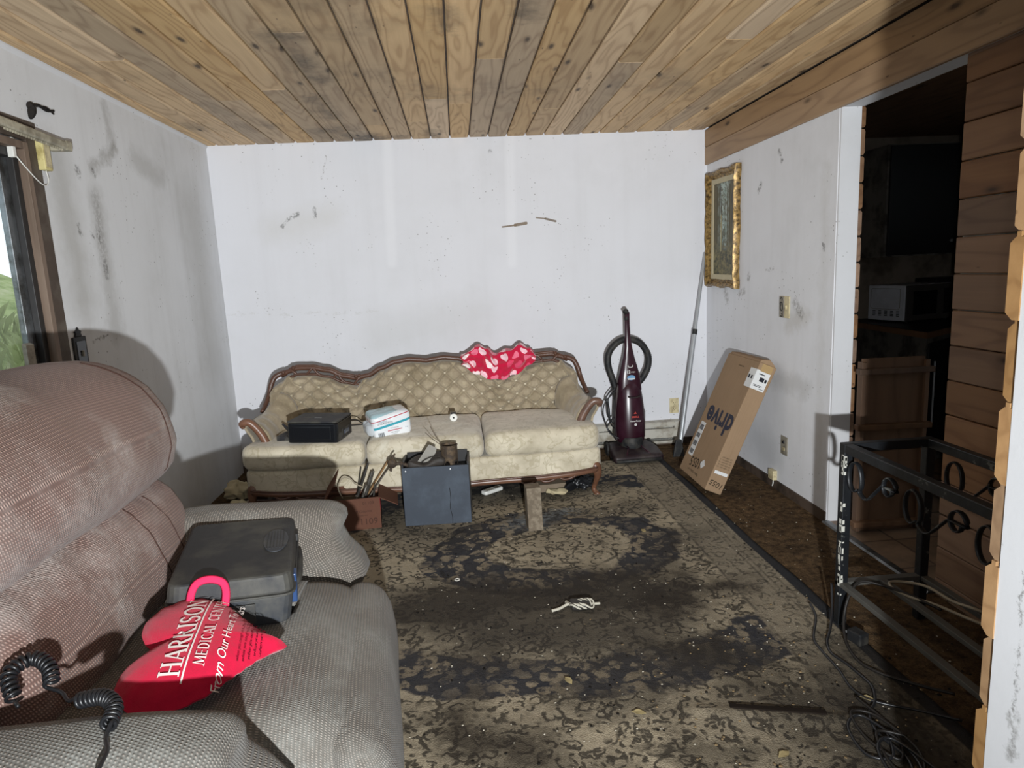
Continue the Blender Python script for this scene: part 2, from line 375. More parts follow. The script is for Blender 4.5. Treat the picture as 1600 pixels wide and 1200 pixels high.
def carpet():
    n = NT('brown_carpet'); p = n.pos()
    a = n.noise(p, 26, 5, .7); b = n.noise(p, 140, 3, .7); c = n.noise(p, 3.2, 4)
    col = n.mix(n.ramp(a, [(.32, 0.0), (.68, 1.0)]), lin('30251b'), lin('846a4c'))
    col = n.mix(n.ramp(b, [(.35, 0.0), (.7, .7)]), col, lin('33281d'))
    col = n.mix(n.ramp(c, [(.45, 0.0), (.7, .6)]), col, lin('2b211a'))
    sp = n.vor(p, 45); col = n.mix(n.math('MULTIPLY', n.ramp(sp, [(.06, 1.0), (.11, 0.0)]), n.ramp(n.noise(p, 6, 2), [(.5, 0.0), (.6, .8)])), col, lin('a89a80'))
    return n.out(col, .95, .1, 0, n.bump(n.math('ADD', n.math('MULTIPLY', b, .6), a), .9, .02))
M['carpet'] = carpet()
def vinyl():
    n = NT('kitchen_vinyl'); p = n.pos()
    br = n.new('ShaderNodeTexBrick', {'Vector': n.map(p, (3.3, 3.3, 1)), 'Color1': (*lin('7a6452'), 1), 'Color2': (*lin('8c7663'), 1), 'Mortar': (*lin('4a3d33'), 1), 'Scale': 1.0, 'Mortar Size': .02, 'Brick Width': 1.0, 'Row Height': 1.0}, offset=0.0).outputs[0]
    col = n.mix(n.ramp(n.noise(p, 4, 5, .65), [(.4, 0.0), (.68, .8)]), br, lin('4d4238'))
    return n.out(col, .5, .4)
M['vinyl'] = vinyl()

# ------------------------------------------------------------------ room shell
def struct(name, mb, mat, parent=None, **kw):
    o = mb.build(name, mat, parent, **kw)
    if parent is None: o['kind'] = 'structure'
    return o
tag(struct('floor', MB().box(XL-.12, 4.4, -2.4, YB+.12, -.10, 0), M['carpet']), 'worn brown pile carpet between rug and right wall')
tag(struct('floor_kitchen', MB().box(XR+.01, 4.4, 1.05, YB, 0.0, .006), M['vinyl']), 'tan tiled kitchen floor behind the iron table')
tag(struct('trim_threshold', MB().prism([(1.905,.001),(1.95,.001),(1.943,.010),(1.912,.010)], 'y', 2.50, 3.33), M['aluminium']), 'thin metal threshold strip in the kitchen opening')

# left wall with window opening
WY0, WY1, WZ0, WZ1 = 0.9, 2.965, 0.55, 2.03
wl = MB().box(XL-.12, XL, -2.4, WY0, 0, H+.02).box(XL-.12, XL, WY1, YB+.12, 0, H+.02).box(XL-.12, XL, WY0, WY1, 0, WZ0).box(XL-.12, XL, WY0, WY1, WZ1, H+.02)
WALL_L = tag(struct('wall_left', wl, M['wall_left']), 'dirty grey-white plaster wall with window')
tag(struct('wall_back', MB().box(XL, 2.06, YB, YB+.12, 0, H+.02), M['wall_back']), 'long off-white wall behind the sofa')
WALL_R = tag(struct('wall_right', MB().box(XR, XR+.10, 3.335, YB, 0, 2.15), M['wall_right']), 'scuffed white wall with gold framed picture')
part(MB().box(XR+.004, XR+.108, 3.322, 3.335, 0.0, 2.149).build('end_panel', M['jamb'], WALL_R), 'smooth white end of the wall')
for k in range(17):   # cut ends of the kitchen-side boards at the wall end
    z0 = k*.131-.05
    MB().prism([(XR+.108, max(z0+.004, 0)), (XR+.124, max(z0+.004, 0)), (XR+.131, max(z0+.014, 0)), (XR+.131, min(z0+.118, 2.14)), (XR+.124, min(z0+.127, 2.148)), (XR+.108, min(z0+.127, 2.148))], 'y', 3.325, YB).build('board', M['plank_wall'], WALL_R)
tag(struct('baseboard_right', MB().prism([(XR-.014,0),(XR,0),(XR,.055),(XR-.010,.055)], 'y', 3.335, YB), M['baseboard']), 'low dirty brown baseboard under the right wall')
tag(struct('baseboard_back', MB().prism([(YB-.012,0),(YB,0),(YB,.05),(YB-.009,.05)], 'x', XL, XR), M['baseboard']), 'low brown baseboard below the heater')
# header above the kitchen opening, faced with two boards
HEAD = tag(struct('trim_header', MB().box(XR+.004, XR+.12, .97, YB, 2.150, H), M['jamb']), 'header beam over the kitchen opening')
for z0, z1 in ((2.146, 2.272), (2.274, 2.398)):
    MB().prism([(XR-.018,z0+.004),(XR-.013,z0),(XR+.004,z0),(XR+.004,z1),(XR-.013,z1),(XR-.018,z1-.004)], 'y', .985, YB-.001).build('fascia_board', M['fascia'], HEAD)
# plank clad wall right of the kitchen opening
PW = tag(struct('wall_plank', MB().box(1.975, 2.07, 1.0, 2.515, 0, 2.149), M['far_wall']), 'wall stub clad in horizontal brown boards beside the kitchen opening')
for k in range(17):
    z0 = -.075+k*.1415; z1 = z0+.1395; z0 = max(z0, 0); z1 = min(z1, 2.143)
    x = 1.953-.002*(k % 3)
    MB().prism([(x, z0+.005), (x+.004, z0+.001), (1.975, z0+.001), (1.975, z1-.001), (x+.004, z1-.001), (x, z1-.005)], 'y', .99, 2.52-.004*(k*7 % 3)).build('board', M['plank_wall'], PW)
# near partition, its cut end toward the camera
PN = tag(struct('wall_near', MB().box(.845, 4.4, .80, .949, 0, H), M['partition_white']), 'white near wall end at the right edge with raw board ends')
zn = .666-5*.131
for k in range(19):
    z0 = zn+k*.131-.0; z1 = z0+.131
    if z1 > H: break
    dx = (.0, .004, -.003, .002)[k % 4]; z0 = max(z0, 0.001)
    prof = [(.949, z0+.002), (.962, z0+.002), (.975, z0+.013), (.975, z1-.013), (.965, z1-.004), (.963, z1-.004), (.963, z1+.004), (.955, z1+.004), (.955, z1-.004), (.949, z1-.004)]
    b = MB().prism(prof, 'x', .846+dx, 1.93).build('board', M['cut_board'], PN)
tag(struct('wall_rear', MB().box(XL, -1.45, -2.4, -2.28, 0, H).box(.35, 4.4, -2.4, -2.28, 0, H).box(-1.45, .35, -2.4, -2.28, 2.1, H).box(-1.45, .35, -2.4, -2.28, 0, .08), M['far_wall']), 'wall of the space behind the photographer')
tag(struct('wall_kitchen_back', MB().box(2.06, 4.4, YB, YB+.12, 0, H), M['kitchen_wall']), 'dark kitchen wall behind the cabinets')
tag(struct('wall_kitchen_side', MB().box(4.4, 4.5, -2.4, 1.4, 0, H).box(4.4, 4.5, 2.8, YB+.12, 0, H).box(4.4, 4.5, 1.4, 2.8, 0, .95).box(4.4, 4.5, 1.4, 2.8, 2.0, H), M['kitchen_wall']), 'dark side wall closing the kitchen')
# ceiling: backing slab and each plank on its own
CE = tag(struct('ceiling', MB().box(XL-.12, 4.5, -2.4, YB+.12, H+.018, H+.1), M['dark_trim']), 'knotty pine plank ceiling with mould stains')
tag(struct('ceiling_rear', MB().box(XL, 4.4, -2.28, .80, H-.002, H+.016), M['far_wall']), 'plain ceiling behind the photographer')
rng = random.Random(4)
PITCH_C = .1375; x = .013-13*PITCH_C
joints = {6: [3.72], 12: [3.99], 13: [4.12], 11: [4.55], 14: [3.3], 4: [3.9], 8: [2.9, 4.75], 19: [3.4], 9: [4.6], 17: [4.3], 22: [3.1], 2: [3.2]}
for k in range(27):
    x0 = max(x+k*PITCH_C, XL+.002); x1 = min(x+(k+1)*PITCH_C, XR-.019)
    if x1-x0 < .01: continue
    if k == 0: x0 = XL+.002
    if k == 26: x1 = XR-.019
    ys = [.98]+joints.get(k, [])+[YB-.001]
    for a, b in zip(ys, ys[1:]):
        dz = rng.uniform(-.0015, .0015); e = .0042
        MB().prism([(x0+e, H+.018), (x1-e, H+.018), (x1-e, H+.007+dz), (x1-e-.008, H+dz), (x0+e+.008, H+dz), (x0+e, H+.007+dz)], 'y', a+.0015, b-.0015).build('plank', M['ceiling_plank'], CE)
tag(struct('ceiling_kitchen', MB().box(2.05, 4.4, 1.0, YB, 2.30, 2.32), M['plank_wall']), 'dim wooden kitchen ceiling')
tag(struct('trim_cove', MB().prism([(XL,H),(XL,H-.022),(XL+.010,H-.008),(XL+.012,H)], 'y', .97, YB), M['jamb']), 'thin white bead along the left ceiling edge')

# ------------------------------------------------------------------ window
def glass_mat():
    n = NT('window_glass'); t = n.t
    tr = n.new('ShaderNodeBsdfTransparent', {0: (.93, .96, .95, 1)}); gl = n.new('ShaderNodeBsdfGlossy', {'Roughness': .02})
    mx = n.new('ShaderNodeMixShader', {0: .05, 1: tr.outputs[0], 2: gl.outputs[0]})
    t.links.new(mx.outputs[0], n.n['Material Output'].inputs[0]); return n.m
M['glass'] = glass_mat()
WIN = bpy.data.objects.new('window_1', None); COL.objects.link(WIN); tag(WIN, 'tall aluminium sliding window with brown wooden casing', kind='structure')
def frame_ring(x0, x1, y0, y1, z0, z1, wd):
    return MB().box(x0,x1,y0,y0+wd,z0,z1).box(x0,x1,y1-wd,y1,z0,z1).box(x0,x1,y0+wd,y1-wd,z0,z0+wd).box(x0,x1,y0+wd,y1-wd,z1-wd,z1)
cas = MB().box(XL,XL+.018,WY1+.005,WY1+.085,WZ0-.09,WZ1+.09).box(XL,XL+.018,WY0-.085,WY1+.005,WZ1+.010,WZ1+.09).box(XL,XL+.018,WY0-.085,WY0-.005,WZ0-.09,WZ1+.01).box(XL,XL+.03,WY0-.085,WY1+.005,WZ0-.09,WZ0-.01)
cas.build('casing', M['dark_trim'], WIN, bevel=.003)
frame_ring(XL-.10, XL+.024, WY0, WY1+.004, WZ0, WZ1, .030).build('jamb_lining', M['brown_trim'], WIN, bevel=.002)
frame_ring(XL-.075, XL-.005, WY0+.03, WY1-.026, WZ0+.03, WZ1-.03, .034).build('window_frame', M['bronze_frame'], WIN, bevel=.002)
sa = frame_ring(XL-.055, XL-.030, 1.92, WY1-.06, WZ0+.064, WZ1-.064, .05).build('sash', M['aluminium'], WIN, bevel=.003)
MB().box(XL-.046, XL-.040, 1.965, WY1-.105, WZ0+.11, WZ1-.11).build('pane', M['glass'], sa)
sb = frame_ring(XL-.072, XL-.057, WY0+.064, 1.95, WZ0+.064, WZ1-.064, .05).build('sash', M['aluminium'], WIN, bevel=.003)
MB().box(XL-.068, XL-.062, WY0+.11, 1.90, WZ0+.11, WZ1-.11).build('pane', M['glass'], sb)
part(MB().prism([(XL-.028,1.105),(XL-.028,1.235),(XL-.012,1.228),(XL-.012,1.112)], 'y', 2.805, 2.855).build('latch', plain('latch', 'a9a294', .6, dirt='7d766a'), sa), 'pale plastic latch plate')

FILL_WIN_REAR = bpy.data.objects.new('window_fill_rear', None); COL.objects.link(FILL_WIN_REAR); tag(FILL_WIN_REAR, 'unseen glazed door added behind the photographer for daylight fill', kind='structure')  # added out of view, lets daylight fill in from behind the camera
fr2 = MB().box(-1.45,-1.39,-2.36,-2.30,.08,2.1).box(.29,.35,-2.36,-2.30,.08,2.1).box(-.58,-.52,-2.36,-2.30,.08,2.1).box(-1.39,.29,-2.36,-2.30,.08,.14).box(-1.39,.29,-2.36,-2.30,2.04,2.1)
fr2.build('window_frame', M['bronze_frame'], FILL_WIN_REAR)
for x0 in (-1.39, -.52): MB().box(x0, x0+.81, -2.335, -2.329, .14, 2.04).build('pane', M['glass'], FILL_WIN_REAR)
FILL_WIN_KITCHEN = bpy.data.objects.new('window_fill_kitchen', None); COL.objects.link(FILL_WIN_KITCHEN); tag(FILL_WIN_KITCHEN, 'unseen kitchen window added beyond the plank wall for daylight fill', kind='structure')  # added out of view to raise the light level in the kitchen
MB().box(4.42,4.48,1.4,1.45,.95,2.0).box(4.42,4.48,2.75,2.8,.95,2.0).box(4.42,4.48,1.45,2.75,.95,1.0).box(4.42,4.48,1.45,2.75,1.95,2.0).build('window_frame', M['bronze_frame'], FILL_WIN_KITCHEN)
MB().box(4.445,4.451,1.45,2.75,1.0,1.95).build('pane', M['glass'], FILL_WIN_KITCHEN)
tag(struct('ground_side', MB().box(4.52, 16, -6, 10, -.12, -.06), plain('yard_side', '7d7a68', .9, .1, var=.2, scale=2)), 'yard beyond the added kitchen window')
tag(struct('ground_rear', MB().box(-9, 9, -14, -2.41, -.12, -.06), plain('yard', '7d7a68', .9, .1, var=.2, scale=2)), 'yard behind the added rear glazed door')
# outside: a grassy bank close to the window
def grass_ground():
    n = NT('grass_bank'); p = n.pos()
    col = n.ramp(n.noise(p, 5, 5, .7), [(.3, lin('5d6a3a')), (.5, lin('87905c')), (.7, lin('a9a585'))])
    return n.out(col, .9, .1)
def bank(u, v):
    yy = -1+u*9; xx = -1.9-v*6
    return (xx, yy, .25+v*2.6+.10*snoise(xx*1.5, yy*1.5))
tag(struct('ground_bank', MB().grid(bank, 60, 40), grass_ground()), 'sunlit grassy bank outside the window')
rg = random.Random(8); gb = MB()
for _ in range(2600):
    u, v = rg.uniform(.25, .8), rg.uniform(0.0, .45); bx, by, bz = bank(u, v)
    hgt = rg.uniform(.10, .26); a = rg.uniform(0, 2*pi); lx, ly = cos(a)*hgt*.5, sin(a)*hgt*.5; wv = .006
    gb.add([(bx-wv*sin(a),by+wv*cos(a),bz-.02),(bx+wv*sin(a),by-wv*cos(a),bz-.02),(bx+lx*.4,by+ly*.4,bz+hgt*.75),(bx+lx,by+ly,bz+hgt)],[(0,1,2),(0,2,3)])
tag(gb.build('grass', plain('grass_blades', '8a9160', .7, .2, var=.5, scale=3)), 'pale green grass blades growing on the bank outside', 'grass', kind='stuff')

# wall pieces: torn strip above the rod
tear = MB().tube(smooth_path([(XL+.004,3.045,2.20),(XL+.010,3.06,2.185),(XL+.006,3.055,2.155),(XL+.003,3.05,2.14)], 4), [.008,.014,.016,.015,.016,.016,.017,.016,.014,.012,.01,.008,.005], 7)
tear.tube(smooth_path([(XL+.008,3.055,2.196),(XL+.016,3.10,2.203),(XL+.013,3.16,2.196),(XL+.02,3.20,2.203)], 4), .006, 6)
tear.tube(smooth_path([(XL+.008,3.10,2.200),(XL+.018,3.15,2.206),(XL+.016,3.205,2.192)], 4), .004, 6)
tag(tear.build('broken_bracket', plain('rusty_black', '1d1b1a', .8, .2, var=.4, dirt='2b2724')), 'small broken black bracket on the wall above the curtain rod', 'bracket')

# ------------------------------------------------------------------ rug
def rug_mat():
    n = NT('oriental_rug'); p = n.pos(); s = n.sep(p); X, Y = s[0], s[1]
    warp = n.vmath('SUBTRACT', n.noise(p, 5, 3, .5, col=True), (.5, .5, .5))
    w2 = n.vmath('SUBTRACT', n.noise(p, 21, 3, .6, col=True), (.5, .5, .5))
    q = n.vmath('ADD', n.vmath('ADD', p, n.vmath('MULTIPLY', warp, (.10, .10, 0))), n.vmath('MULTIPLY', w2, (.055, .055, 0)))
    fine = n.noise(p, 220, 2, .7)
    tan = n.mix(n.noise(p, 9, 4), lin('a0937c'), lin('bdb098'))
    navy, black, rust = lin('2c2f38'), lin('24211e'), lin('8a7a64')
    def band(d, c, w): return n.ramp(n.math('ABSOLUTE', n.math('SUBTRACT', d, c)), [(w*.6, 1.0), (w, 0.0)])
    # scrolling outlines and rosettes
    v1 = n.vor(q, 6.0, dim='2D'); v2 = n.vor(q, 15, dim='2D'); v3 = n.vor(n.map(q, (1, 1, 1), (3.3, 1.7, 0)), 32, dim='2D')
    e1 = n.vor(q, 7.5, 'DISTANCE_TO_EDGE', dim='2D')
    scroll = n.math('MULTIPLY', n.math('MAXIMUM', band(v1, .34, .05), band(n.noise(q, 3.1, 2, .4), .50, .010)), n.ramp(n.noise(p, 13, 3, .6), [(.44, 0.0), (.54, 1.0)]))
    petals = n.math('MULTIPLY', band(v2, .30, .10), n.ramp(n.noise(p, 18, 2), [(.45, 0.0), (.52, 1.0)]))
    dots = n.math('MULTIPLY', n.ramp(v3, [(.22, 1.0), (.30, 0.0)]), n.ramp(n.noise(p, 7, 2), [(.48, 0.0), (.56, 1.0)]))
    pat = n.math('MAXIMUM', n.math('MAXIMUM', scroll, petals), dots)
    col = n.mix(n.math('MULTIPLY', pat, .82), tan, lin('1f1c19'))
    # navy fields with tan flowers, in bands around an oval medallion at the middle of the rug
    c = n.vmath('SUBTRACT', q, (.42, 3.25, 0)); md = n.vmath('LENGTH', n.vmath('MULTIPLY', c, (1.0, 1.25, 0)))
    ring_z = n.math('SINE', n.math('MULTIPLY_ADD', md, 7.0, -1.9))
    field = n.ramp(n.math('ADD', ring_z, n.math('MULTIPLY_ADD', n.noise(p, 2.2, 3), 2.2, -1.25)), [(.30, 0.0), (.42, 1.0)])
    flowers = n.math('MULTIPLY', n.ramp(n.math('MINIMUM', n.vor(q, 9.5, dim='2D'), n.math('MULTIPLY', v2, .9)), [(.27, 1.0), (.33, 0.0)]), n.ramp(n.noise(p, 26, 3, .6), [(.40, .1), (.52, 1.0)]))
    fieldc = n.mix(n.math('MULTIPLY', flowers, n.ramp(n.noise(p, 4, 2), [(.4, .3), (.6, 1.0)])), navy, n.mix(.5, tan, rust))
    col = n.mix(n.math('MULTIPLY', field, .95), col, fieldc)
    med = band(md, .26, .020); med = n.math('MAXIMUM', med, band(md, .34, .012)); med = n.math('MAXIMUM', med, band(md, .62, .014))
    med = n.math('MULTIPLY', med, n.ramp(n.noise(p, 9, 3, .6), [(.42, 0.0), (.55, 1.0)]))
    col = n.mix(n.math('MULTIPLY', med, .7), col, black)
    # border: plain tan stripes and navy selvedge along the right edge
    b1 = n.ramp(X, [(0.0, 0.0), (1.0, 0.0)])
    inb = n.new('ShaderNodeMapRange', {0: X, 1: 1.13, 2: 1.14, 3: 0.0, 4: 1.0}).outputs[0]
    bordc = n.mix(n.math('MULTIPLY', n.math('MAXIMUM', petals, dots), .6), n.mix(.35, tan, lin('55504a')), black)
    col = n.mix(inb, col, bordc)
    for xx, ww in ((1.145, .006), (1.30, .005), (1.325, .004), (1.36, .004)):
        col = n.mix(n.math('MULTIPLY', n.ramp(n.math('ABSOLUTE', n.math('SUBTRACT', X, xx)), [(ww*.6, 1.0), (ww*1.4, 0.0)]), n.ramp(n.noise(p, 12, 3), [(.4, .1), (.6, .6)])), col, black)
    edge = n.new('ShaderNodeMapRange', {0: X, 1: 1.385, 2: 1.392, 3: 0.0, 4: 1.0}).outputs[0]
    col = n.mix(edge, col, lin('2a2c31'))
    # soaked dark patches; the near right pair also paints in the near wall's shade
    wob = n.vmath('ADD', p, n.vmath('MULTIPLY', n.vmath('SUBTRACT', n.noise(p, 4, 5, .7, col=True), (.5, .5, .5)), (.55, .55, 0)))
    wob3 = n.vmath('MULTIPLY', wob, (1, 1, 0))
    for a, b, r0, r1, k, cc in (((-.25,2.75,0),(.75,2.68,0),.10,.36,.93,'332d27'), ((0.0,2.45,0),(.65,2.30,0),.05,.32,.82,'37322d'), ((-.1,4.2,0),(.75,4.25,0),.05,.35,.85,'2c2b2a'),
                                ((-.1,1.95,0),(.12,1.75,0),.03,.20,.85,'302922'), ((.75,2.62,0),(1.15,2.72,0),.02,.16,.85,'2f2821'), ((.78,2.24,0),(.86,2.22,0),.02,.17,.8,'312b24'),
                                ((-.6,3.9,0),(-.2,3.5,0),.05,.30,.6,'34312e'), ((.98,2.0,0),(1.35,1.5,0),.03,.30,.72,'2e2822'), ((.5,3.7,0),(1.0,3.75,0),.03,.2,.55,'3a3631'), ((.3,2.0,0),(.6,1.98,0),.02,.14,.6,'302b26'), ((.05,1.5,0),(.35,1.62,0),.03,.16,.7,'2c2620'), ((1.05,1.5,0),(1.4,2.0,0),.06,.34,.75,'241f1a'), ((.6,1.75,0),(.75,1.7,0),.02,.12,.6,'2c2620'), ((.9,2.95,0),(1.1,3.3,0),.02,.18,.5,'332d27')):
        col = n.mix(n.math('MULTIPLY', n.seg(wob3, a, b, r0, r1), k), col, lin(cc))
    # spilled pale powder near the wooden block
    col = n.mix(n.math('MULTIPLY', n.math('MULTIPLY', n.seg(wob3, (.28,3.62,0), (.62,3.72,0), .01, .13), n.ramp(n.noise(p, 30, 4, .7), [(.4, 0.0), (.6, 1.0)])), .75), col, lin('8d9397'))
    grime = n.ramp(n.noise(p, 1.7, 6, .7), [(.40, 0.0), (.66, 1.0)])
    col = n.mix(n.math('MULTIPLY', grime, .36), col, lin('36302a'))
    col = n.mix(n.math('MULTIPLY', n.ramp(fine, [(.4, 0.0), (.8, 1.0)]), .25), col, lin('1d1a16'))
    spk = n.math('MULTIPLY', n.ramp(n.vor(p, 38), [(.05, 1.0), (.09, 0.0)]), n.ramp(n.noise(p, 5, 2), [(.5, 0.0), (.58, .8)]))
    col = n.mix(spk, col, lin('9a9282'))
    hh = n.math('ADD', fine, n.math('MULTIPLY', n.noise(p, 16, 4), 1.5))
    rgh = n.math('MULTIPLY_ADD', grime, -.2, .92)
    return n.out(col, rgh, .22, 0, n.bump(hh, .7, .012))
def rugtop(u, v):
    x_ = -1.55+u*(1.44+1.55); y_ = .35+v*(4.72-.35)
    z_ = .012+.004*snoise(x_*3, y_*3)
    z_ += .016*math.exp(-((y_-(1.865-.25*(x_-.78)))/.03)**2)*(1 if .72 < x_ < 1.12 else math.exp(-(min(abs(x_-.72), abs(x_-1.12))/.06)**2))
    return (x_+.012*snoise(y_*2.1, 4.2)*(u > .97), y_, max(z_, .006))
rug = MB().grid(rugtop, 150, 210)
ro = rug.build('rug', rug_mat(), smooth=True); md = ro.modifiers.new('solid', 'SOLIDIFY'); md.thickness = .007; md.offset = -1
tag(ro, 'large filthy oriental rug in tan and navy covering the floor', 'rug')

# ------------------------------------------------------------------ recliner
def tweed(name, c1, c2, dust, dust_lo=.46, k=.75):
    n = NT(name); uv = n.uv(); co = n.obj(); s = n.sep(uv)
    U = n.math('MULTIPLY', s[0], 2*pi/.0086); V = n.math('MULTIPLY', s[1], 2*pi/.0074)
    Vs = n.math('ADD', V, n.math('MULTIPLY', U, .5))
    w = n.math('MULTIPLY', n.math('MULTIPLY_ADD', n.math('SINE', U), .5, .5), n.math('MULTIPLY_ADD', n.math('SINE', Vs), .5, .5))
    w = n.math('MULTIPLY', w, n.math('MULTIPLY_ADD', n.noise(co, 130, 3, .7), 1.5, .25))
    col = n.mix(n.ramp(n.noise(co, 3.2, 5, .65), [(.35, 0.0), (.68, 1.0)]), lin(c1), lin(c2))
    col = n.mix(n.ramp(w, [(.10, .75), (.55, 0.0)]), col, tuple(v*.32 for v in lin(c1)))
    col = n.mix(n.math('MULTIPLY', n.ramp(w, [(.50, 0.0), (.9, 1.0)]), .45), col, lin('cfc0b4'))
    du = n.math('MULTIPLY', n.ramp(n.noise(co, 2.3, 7, .68), [(dust_lo, 0.0), (dust_lo+.2, 1.0)]), n.ramp(n.noise(co, 60, 3, .7), [(.3, .25), (.65, 1.0)]))
    col = n.mix(n.math('MULTIPLY', du, k), col, lin(dust))
    nm = n.bump(w, .55, .004, n.bump(n.noise(co, 9, 3), .25, .02))
    return n.out(col, .92, .12, 0, nm, Sheen_Weight=.15)
M['tweed_mauve'] = tweed('tweed_mauve', 'a2837a', '866759', 'c2bcb6', .49, .75)
M['tweed_grey'] = tweed('tweed_grey', '88827a', '716a62', 'a3a5a0', .45, .65)
M['piping'] = plain('piping', '4a3630', .9, .1)

RE = thing('recliner', 'large dusty mauve-brown tweed recliner with overstuffed back', 'recliner', (-.72, 1.80, 0))
def R_(mb, name, mat, **kw):
    mb.v = [(a+.72, b-1.80, c) for a, b, c in mb.v]
    return mb.build(name, mat, RE, smooth=True, weld=True, **kw)
# seat with waterfall front
def seat_def(x, y, z):
    z2 = z + .020*snoise(x*3, y*3, z*2, 1) - .024*max(0, 1-abs((y-1.68)/.5))*max(0, 1-abs((x+.62)/.4))
    if x > -.44: z2 -= .05*((x+.44)/.16)**2
    return (x + .010*snoise(y*4, z*5, 0, 2) - (.10*(y-1.5) if x > -.5 else 0), y, z2)
SEAT = R_(cushion(-.645, 1.685, .375, .79, .83, .27, .11, 22, seat_def, (0, 0, .10)), 'seat', M['tweed_grey'])
def foot_def(x, y, z): return (x + .03*(1-((z-.26)/.2)**2) + .012*snoise(y*3, z*4, 0, 5) - .10*(y-1.5), y, z)
R_(cushion(-.305, 1.685, .265, .14, .84, .41, .07, 16, foot_def, (0, 0, 0)), 'footrest', M['tweed_grey'])
R_(cushion(-.78, 1.685, .13, .86, 1.24, .22, .04, 8), 'base', M['tweed_mauve'])
def arm_def(s):
    def f(x, y, z):
        xf = max(0, (x+.62)/.2)
        # front tucks in below the roll, then flares toward the seat corner
        if xf > 0: x += xf*(-.040*math.exp(-((z-.575)/.045)**2) + .042*math.exp(-((z-.46)/.06)**2))
        y += s*.025*math.exp(-((z-.63)/.06)**2) + .010*snoise(x*4, z*4, 0, 3)
        z += .010*snoise(x*4, y*4, 0, 4) - .03*max(0, (x+.55)) + .02*(-.7-x if x < -.7 else 0)
        return (x, y, z)
    return f
R_(cushion(-.735, 2.220, .385, .66, .23, .57, .085, 18, arm_def(1), (0, 0, .06)), 'armrest', M['tweed_grey'])
R_(cushion(-.735, 1.125, .375, .66, .26, .55, .085, 18, arm_def(-1), (0, 0, .06)), 'armrest', M['tweed_grey'])
lean = .20
def back_def(zc, xc, seed, gath=0):
    def f(x, y, z):
        dz = z-zc
        bulge = .05*(1-((z-zc)/.24)**2)
        q_ = min(1, max(0, (x-xc+.06)/.14)); x += bulge*q_*q_*(3-2*q_)
        x += .016*snoise(y*3.2, z*4, 0, seed)
        z += .014*snoise(y*3, x*3, 0, seed+1)
        if gath and dz > 0 and x > xc: x += .007*sin(y*55+3*snoise(y*6, 0, 0, 2))*max(0, dz/.17)**2
        z += .02*(1-((y-1.775)/.56)**2) if dz > 0 else 0
        return (x-lean*(z-.45), y, z)
    return f
BACKC = R_(cushion(-1.095, 1.775, .625, .30, 1.06, .43, .13, 22, back_def(.625, -1.08, 6, 1), (.10, .03, .05)), 'back_cushion', M['tweed_mauve'])
HEADREST = R_(cushion(-1.065, 1.775, .995, .34, 1.10, .41, .15, 24, back_def(.995, -1.06, 9), (.12, .03, .06)), 'headrest', M['tweed_mauve'])
R_(cushion(-1.33, 1.775, .66, .12, 1.04, .90, .05, 10, lambda x, y, z: (x-lean*.9*(z-.45), y, z)), 'back_panel', M['tweed_mauve'])
# sewn seams, laid on the surface of the cushions
from mathutils.bvhtree import BVHTree
def seam(parent, fn_dir, steps, r=.0028, name='seam'):
    me = parent.data; bv = BVHTree.FromPolygons([v.co.copy() for v in me.vertices], [tuple(p.vertices) for p in me.polygons]); pts = []
    for i in range(steps+1):
        o_, d_ = fn_dir(i/steps); h = bv.ray_cast(Vector(o_), Vector(d_).normalized())
        if h[0] is not None: pts.append(h[0])
    if len(pts) > 3: MB().tube(pts, r, 6).build(name, M['piping'], parent, smooth=True)
def loc_(x, y, z): return (x+.72, y-1.80, z)
for yy, a0, a1 in ((2.13, 10, 120),):
    seam(HEADREST, lambda t, yy=yy, a0=a0, a1=a1: (loc_(-1.19, yy+.05*math.sin(t*2.6)-.02, .99), (sin(radians(a0+(a1-a0)*t)), 0, cos(radians(a0+(a1-a0)*t)))), 40)
for yy in (2.08, 1.95): seam(BACKC, lambda t, yy=yy: (loc_(-1.16, yy+.05*t*t-.02, .62), (sin(radians(40+60*t)), 0.05, cos(radians(40+60*t)))), 26, .0022)
if 0: seam(SEAT, lambda t: (loc_(-.40-.012*t, 2.05-.75*t, .40), (.55, 0, .6)), 40, .0022)

# ------------------------------------------------------------------ hard case on the seat
M['black_abs'] = plain('black_abs', '2b2c2f', .55, .45, var=.15, bump=.35, bscale=900, dirt='4a4944', dscale=5)
M['grey_abs'] = plain('grey_abs', '3a3d42', .5, .5, var=.2, bump=.4, bscale=900, dirt='50504e', dscale=9)
HC = thing('hard_case', 'dusty black plastic carrying case lying flat on recliner seat', 'case', (-.695, 1.925, .523), rot=(radians(1), radians(3), radians(12)))
def slab(w_, d_, z0, z1, r, taper=0):
    def pr(k, off):
        out = []
        for cx, cy, a0 in ((1, 1, 0), (-1, 1, 90), (-1, -1, 180), (1, -1, 270)):
            for j in range(5):
                a = radians(a0+j*22.5); out.append((cx*(w_/2-r-off)+r*cos(a), cy*(d_/2-r-off)+r*sin(a), k))
        return out
    m = MB(); b = pr(z0, taper); t = pr(z1, 0); n_ = len(b)
    m.add(b+t, [tuple(range(n_))[::-1], tuple(range(n_, 2*n_))]+[(i, (i+1) % n_, n_+(i+1) % n_, n_+i) for i in range(n_)])
    return m
slab(.315, .45, 0, .088, .035, .012).build('body', M['grey_abs'], HC, bevel=.006)
lid = slab(.321, .456, .091, .146, .035)
lid.v = [(a*(1 if c < .12 else .955), b*(1 if c < .12 else .965), c) for a, b, c in lid.v]
lid = lid.build('lid', M['black_abs'], HC, bevel=.009, seg=3)
slab(.328, .463, .086, .093, .036).build('seam_rim', M['black_abs'], HC, bevel=.002)
